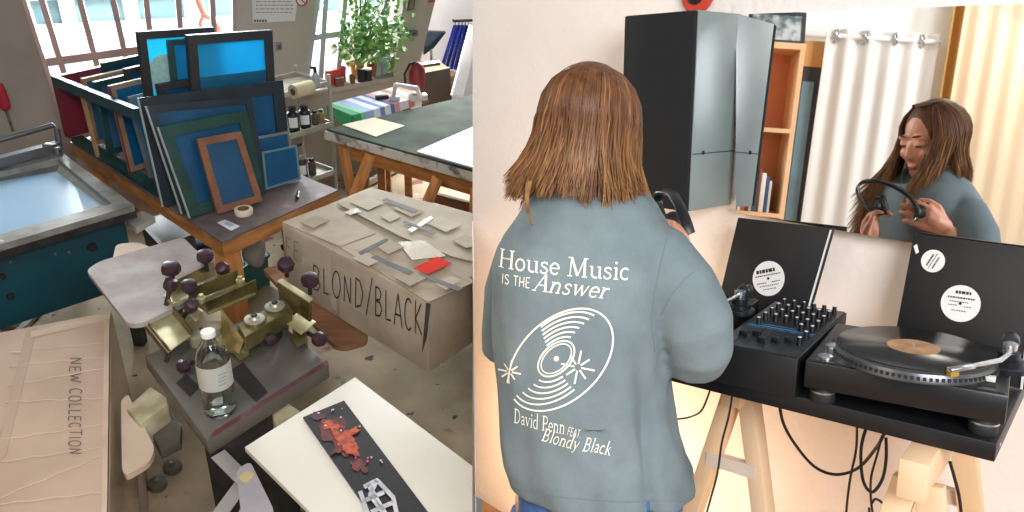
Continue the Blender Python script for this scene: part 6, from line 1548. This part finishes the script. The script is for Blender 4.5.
# ---- exposure unit, left
ZE = .80
ex = thing('exposure_unit', 'teal exposure unit with a metal framed pale blue glass top', 'machine', V((L(30, 230, ZE).x, L(30, 230, ZE).y, 0)))
fq = [L(-80, 268, ZE), L(134, 205, ZE), L(60, 151, ZE), L(-60, 178, ZE)]
fo_ = lambda z, pxs: [L(x, y, z) for x, y in pxs]
fi = fo_(ZE, [(-66, 252), (112, 203.5), (58, 159), (-56, 184)])
gq = fo_(ZE-.045, [(-60, 252), (103, 205), (57, 171), (-50, 186)])
b = B()
for i in range(4):
    j = (i+1) % 4; b.prism([fq[i], fq[j], fi[j], fi[i]], [p-ZUP*.03 for p in (fq[i], fq[j], fi[j], fi[i])])
part('glass_frame', b, mat('frame_steel', '9c9b93', .45, .15, h2='74736e', scale=10), ex)
b = B()
for i in range(4):
    j = (i+1) % 4; b.prism([fi[i]-ZUP*.03, fi[j]-ZUP*.03, gq[j], gq[i]], [p-ZUP*.03 for p in (fi[i]-ZUP*.03, fi[j]-ZUP*.03, gq[j], gq[i])])
part('inner_ledge', b, mat('ledge_pale', 'b3b0a6', .5, h2='96938a', scale=9), ex)
b = B(); b.prism([p-ZUP*.004 for p in gq], [p-ZUP*.012 for p in gq]); m, nt, bs = node_mat('exposure_glass'); bs.inputs['Roughness'].default_value = .25; bs.inputs['Coat Weight'].default_value = .4
tc = nt.nodes.new('ShaderNodeTexCoord'); nz = nt.nodes.new('ShaderNodeTexNoise'); nz.inputs['Scale'].default_value = 2.5; cr = nt.nodes.new('ShaderNodeValToRGB'); cr.color_ramp.elements[0].color = (*hexc('a2d4f4'), 1); cr.color_ramp.elements[1].color = (*hexc('c4e0fc'), 1)
nt.links.new(tc.outputs['Object'], nz.inputs['Vector']); nt.links.new(nz.outputs[0], cr.inputs[0]); nt.links.new(cr.outputs[0], bs.inputs['Base Color'])
part('glass_plate', b, m, ex)
b = B(); fe = (fq[1]-fq[0]).normalized(); b.bar(fq[0]-ZUP*.045, fq[1]-ZUP*.045, .02, .03); part('front_rail', b, dark_steel, ex)
b = B(); b.tube([L(-60, 157, ZE+.04), L(53, 125, ZE+.10), L(57, 130, ZE+.10), L(60, 150, ZE+.01)], .015, 12); part('lift_bar', b, mat('lift_steel', '6c6e6e', .4, .5), ex)
b = B(); b.bar(L(-60, 178, ZE+.03), L(59, 146, ZE+.03), .05, .05); part('back_rail', b, mat('rail_steel', '77787a', .4, .5), ex)
for px in ((46, 144), (57, 148)):
    b = B(); c = L(px[0], px[1], ZE+.06); b.lathe(c-ZUP*.03, [(0, 0), (.02, 0), (.02, .03), (.01, .035), (0, .035)], 12); part('hinge_bolt', b, steel, ex)
bt2 = [L(-80, 272, ZE-.07), L(124, 216, ZE-.07), L(62, 160, ZE-.07), L(-60, 190, ZE-.07)]
zb2 = .36
fdir = (bt2[1]-bt2[0]).normalized(); fn = V((fdir.y, -fdir.x, 0))
if fn.dot(CAML-bt2[1]) < 0: fn = -fn
b = B(); b.prism(bt2, [V((p.x, p.y, zb2)) for p in bt2]); b.bev(.006); part('cabinet', b, mat('teal_cabinet', '0f4a56', .45, h2='0b3a46', scale=4), ex)
b = B(); o = [p for p in bt2]; b.prism([p+ZUP*.008 for p in o], [p+ZUP*.001 for p in o]); part('pale_rim', b, mat('pale_rim', 'a3a195', .5, h2='7f7d72', scale=10), ex)
for px, r in (((92, 247), .022), ((10, 296), .016), ((2, 276), .014)):
    c = Lpl(px[0], px[1], bt2[0], fn); b = B(); b.lathe(c, [(0, 0), (r, 0), (r*.9, .014), (0, .016)], 18, fn.to_track_quat('Z', 'Y').to_matrix()); part('dial', b, black_matte, ex)
for px in ((55, 254), (10, 262), (69, 252)):
    c = Lpl(px[0], px[1], bt2[0], fn); b = B(); b.lathe(c, [(0, 0), (.007, 0), (.005, .004), (0, .004)], 12, fn.to_track_quat('Z', 'Y').to_matrix()); part('rivet', b, steel, ex)
b = B(); c = L(1, 243, ZE-.01); b.ball(c, .018, 10, (1.4, 1, .7)); part('latch', b, mat('latch_white', 'c9cacc', .3), ex)
for p_ in bt2:
    q_ = p_*.9+(bt2[0]+bt2[1]+bt2[2]+bt2[3])/4*.1; b = B(); b.box(V((q_.x, q_.y, zb2/2)), (.05, .05, zb2-.002)); part('leg', b, dark_steel, ex)
# ledge with pale board at the unit's right corner
b = B(); p = Q([(126, 221), (142, 211), (155, 217), (136, 228)], ZE-.13); b.drop(p, ZE-.16); solo('pale_board', b, mat('pale_board', 'c2bfb6', .6), 'small pale board at the right corner of the exposure unit', 'board')
for a, c, w_, lb_ in (((66, 284), (14, 336), .035, 'white metal strip lying diagonally on the floor by the carton'), ((-10, 322), (22, 323), .03, 'white metal strip lying along the floor at the left edge')):
    b = B(); b.bar(L(a[0], a[1], .02), L(c[0], c[1], .02), w_, .02); solo('metal_strip', b, mat('strip_white', 'b9b7b0', .45), lb_, 'strip')

# ---- white board and the painted strip, front right
ZW = .86
b = B(); wa, wt, wr_ = L(244.5, 447, ZW), L(355, 377, ZW), L(474, 467, ZW)
du, dv = (wr_-wt), (wa-wt)
q = [wa, wt, wt+du*1.3, wa+du*1.3]; b.prism(q, [p-ZUP*.018 for p in q]); b.bev(.002); b.cut(CAML, CUTL)
solo('white_board', b, mat('white_laminate', 'cfcbc0', .45, var=.04, scale=2), 'large white board lying at the front carrying a painted strip', 'board')
b = B(); p = rounded([(236, 470), (250, 461), (275, 512), (262, 560), (246, 556)], ZW-.03, .03); b.prism(p, [q_-ZUP*.12 for q_ in p]); part_ = thing('board_support', 'grey rounded machine arm under the white board\'s left corner', 'support', V((p[0].x, p[0].y, ZW-.15))); part('arm', b, mat('grey_arm', '9d999b', .5, h2='86828a', scale=6), part_)
b = B(); c = L(247, 474, ZW-.028); p = rounded([(237, 478), (246, 470), (256, 474), (246, 484)], ZW-.028, .02); b.prism(p, [q_-ZUP*.004 for q_ in p]); part('worn_patch', b, mat('worn_yellow', 'b8a878', .5), part_)
b = B(); cc = q[0]*.35+q[2]*.65; cc = (q[0]+q[1]+q[2]+q[3])/4; b.box(V((cc.x-.12, cc.y-.05, (ZW-.02)/2)), (.1, .1, ZW-.022)); b.box(V((cc.x-.12, cc.y-.05, .015)), (.3, .3, .03)); solo('pedestal', b, dark_steel, 'dark pedestal under the white board', 'pedestal')
pa, pb_ = L(303, 417, ZW+.008), L(344, 400.5, ZW+.008); p3, p4 = L(428, 512, ZW+.008), L(369, 512, ZW+.008)
qs = [pa, pb_, pb_+(p3-pb_)*1.12, pa+(p4-pa)*1.25]
strip = thing('painted_strip', 'black strip splattered with orange and silver paint on the white board', 'artwork', V((pa.x, pa.y, ZW)))
b = B(); b.prism(qs, [p-ZUP*.007 for p in qs]); part('strip_board', b, mat('strip_black', '1d1a1e', .4, h2='151317', scale=9), strip)
def blob(cx, cy, rx, ry, m, seed, name, dz=.0095, n=26, rough=.45, rot=0):
    rd = random.Random(seed); ph = [rd.uniform(0, 6.3) for _ in range(4)]; pts = []
    for k in range(n):
        a = 2*math.pi*k/n; r = 1+rough*.5*(math.sin(3*a+ph[0])*.5+math.sin(5*a+ph[1])*.4+math.sin(9*a+ph[2])*.3); x, y = rx*r*math.cos(a), ry*r*math.sin(a)
        pts.append(L(cx+x*math.cos(rot)-y*math.sin(rot), cy+x*math.sin(rot)+y*math.cos(rot), ZW+dz))
    b = B(); b.prism(pts, [p-ZUP*.0012 for p in pts]); return part(name, b, m, strip, smooth=False)
po, prd, psv = mat('paint_orange', 'c2541f', .5, h2='7c2818', scale=60), mat('paint_red', '74201a', .5, h2='341418', scale=50), mat('paint_silver', 'c4c5ca', .45, h2='94979c', scale=30)
blob(336, 434, 19, 12, prd, 1, 'red_paint', rot=.9, rough=.9); blob(344, 440, 12, 8, po, 2, 'orange_paint', .011, rot=.9, rough=1.0); blob(331, 425, 9, 4, po, 3, 'orange_paint', .0105, rough=1.1, rot=.2); blob(351, 447, 9, 7, po, 4, 'orange_paint', .0115, rot=.8, rough=.9)
blob(339, 449, 8, 3, prd, 5, 'red_paint', .0112, rot=-.6, rough=.9); blob(352, 432, 8, 3, po, 6, 'orange_paint', .0113, rot=-.5, rough=.8)
blob(359, 465, 9, 6, prd, 7, 'red_paint', rot=.7, rough=.9); blob(318, 416, 7, 4, mat('paint_plum', '4a2034', .5), 8, 'plum_paint')
spl = random.Random(3)
for k in range(16):
    u, v_ = spl.uniform(.08, .95), spl.uniform(0, .55); p0 = qs[0]+(qs[1]-qs[0])*u+(qs[3]-qs[0])*v_
    d = p0-CAML; x, y = CX+F*d.dot(AXL[0])/d.dot(AXL[2]), CY-F*d.dot(AXL[1])/d.dot(AXL[2]); blob(x, y, spl.uniform(.5, 1.4), spl.uniform(.4, 1.1), psv if k % 4 else mat('paint_pink', 'c83a78', .5), k+20, 'paint_speck', .0112, 9)
b = B()
for pts in ([(364, 487), (377, 480), (393, 497), (397, 514)], [(360, 491), (370, 520)], [(368, 484), (388, 518)], [(366, 500), (384, 492)], [(371, 512), (394, 502)], [(377, 480), (370, 495), (383, 512)]):
    ink(b, [(pts, 4.4)], lambda x, y: L(x, y, ZW+.0105), 4)
part('silver_paint', b, psv, strip, smooth=False)
W[0] = ID
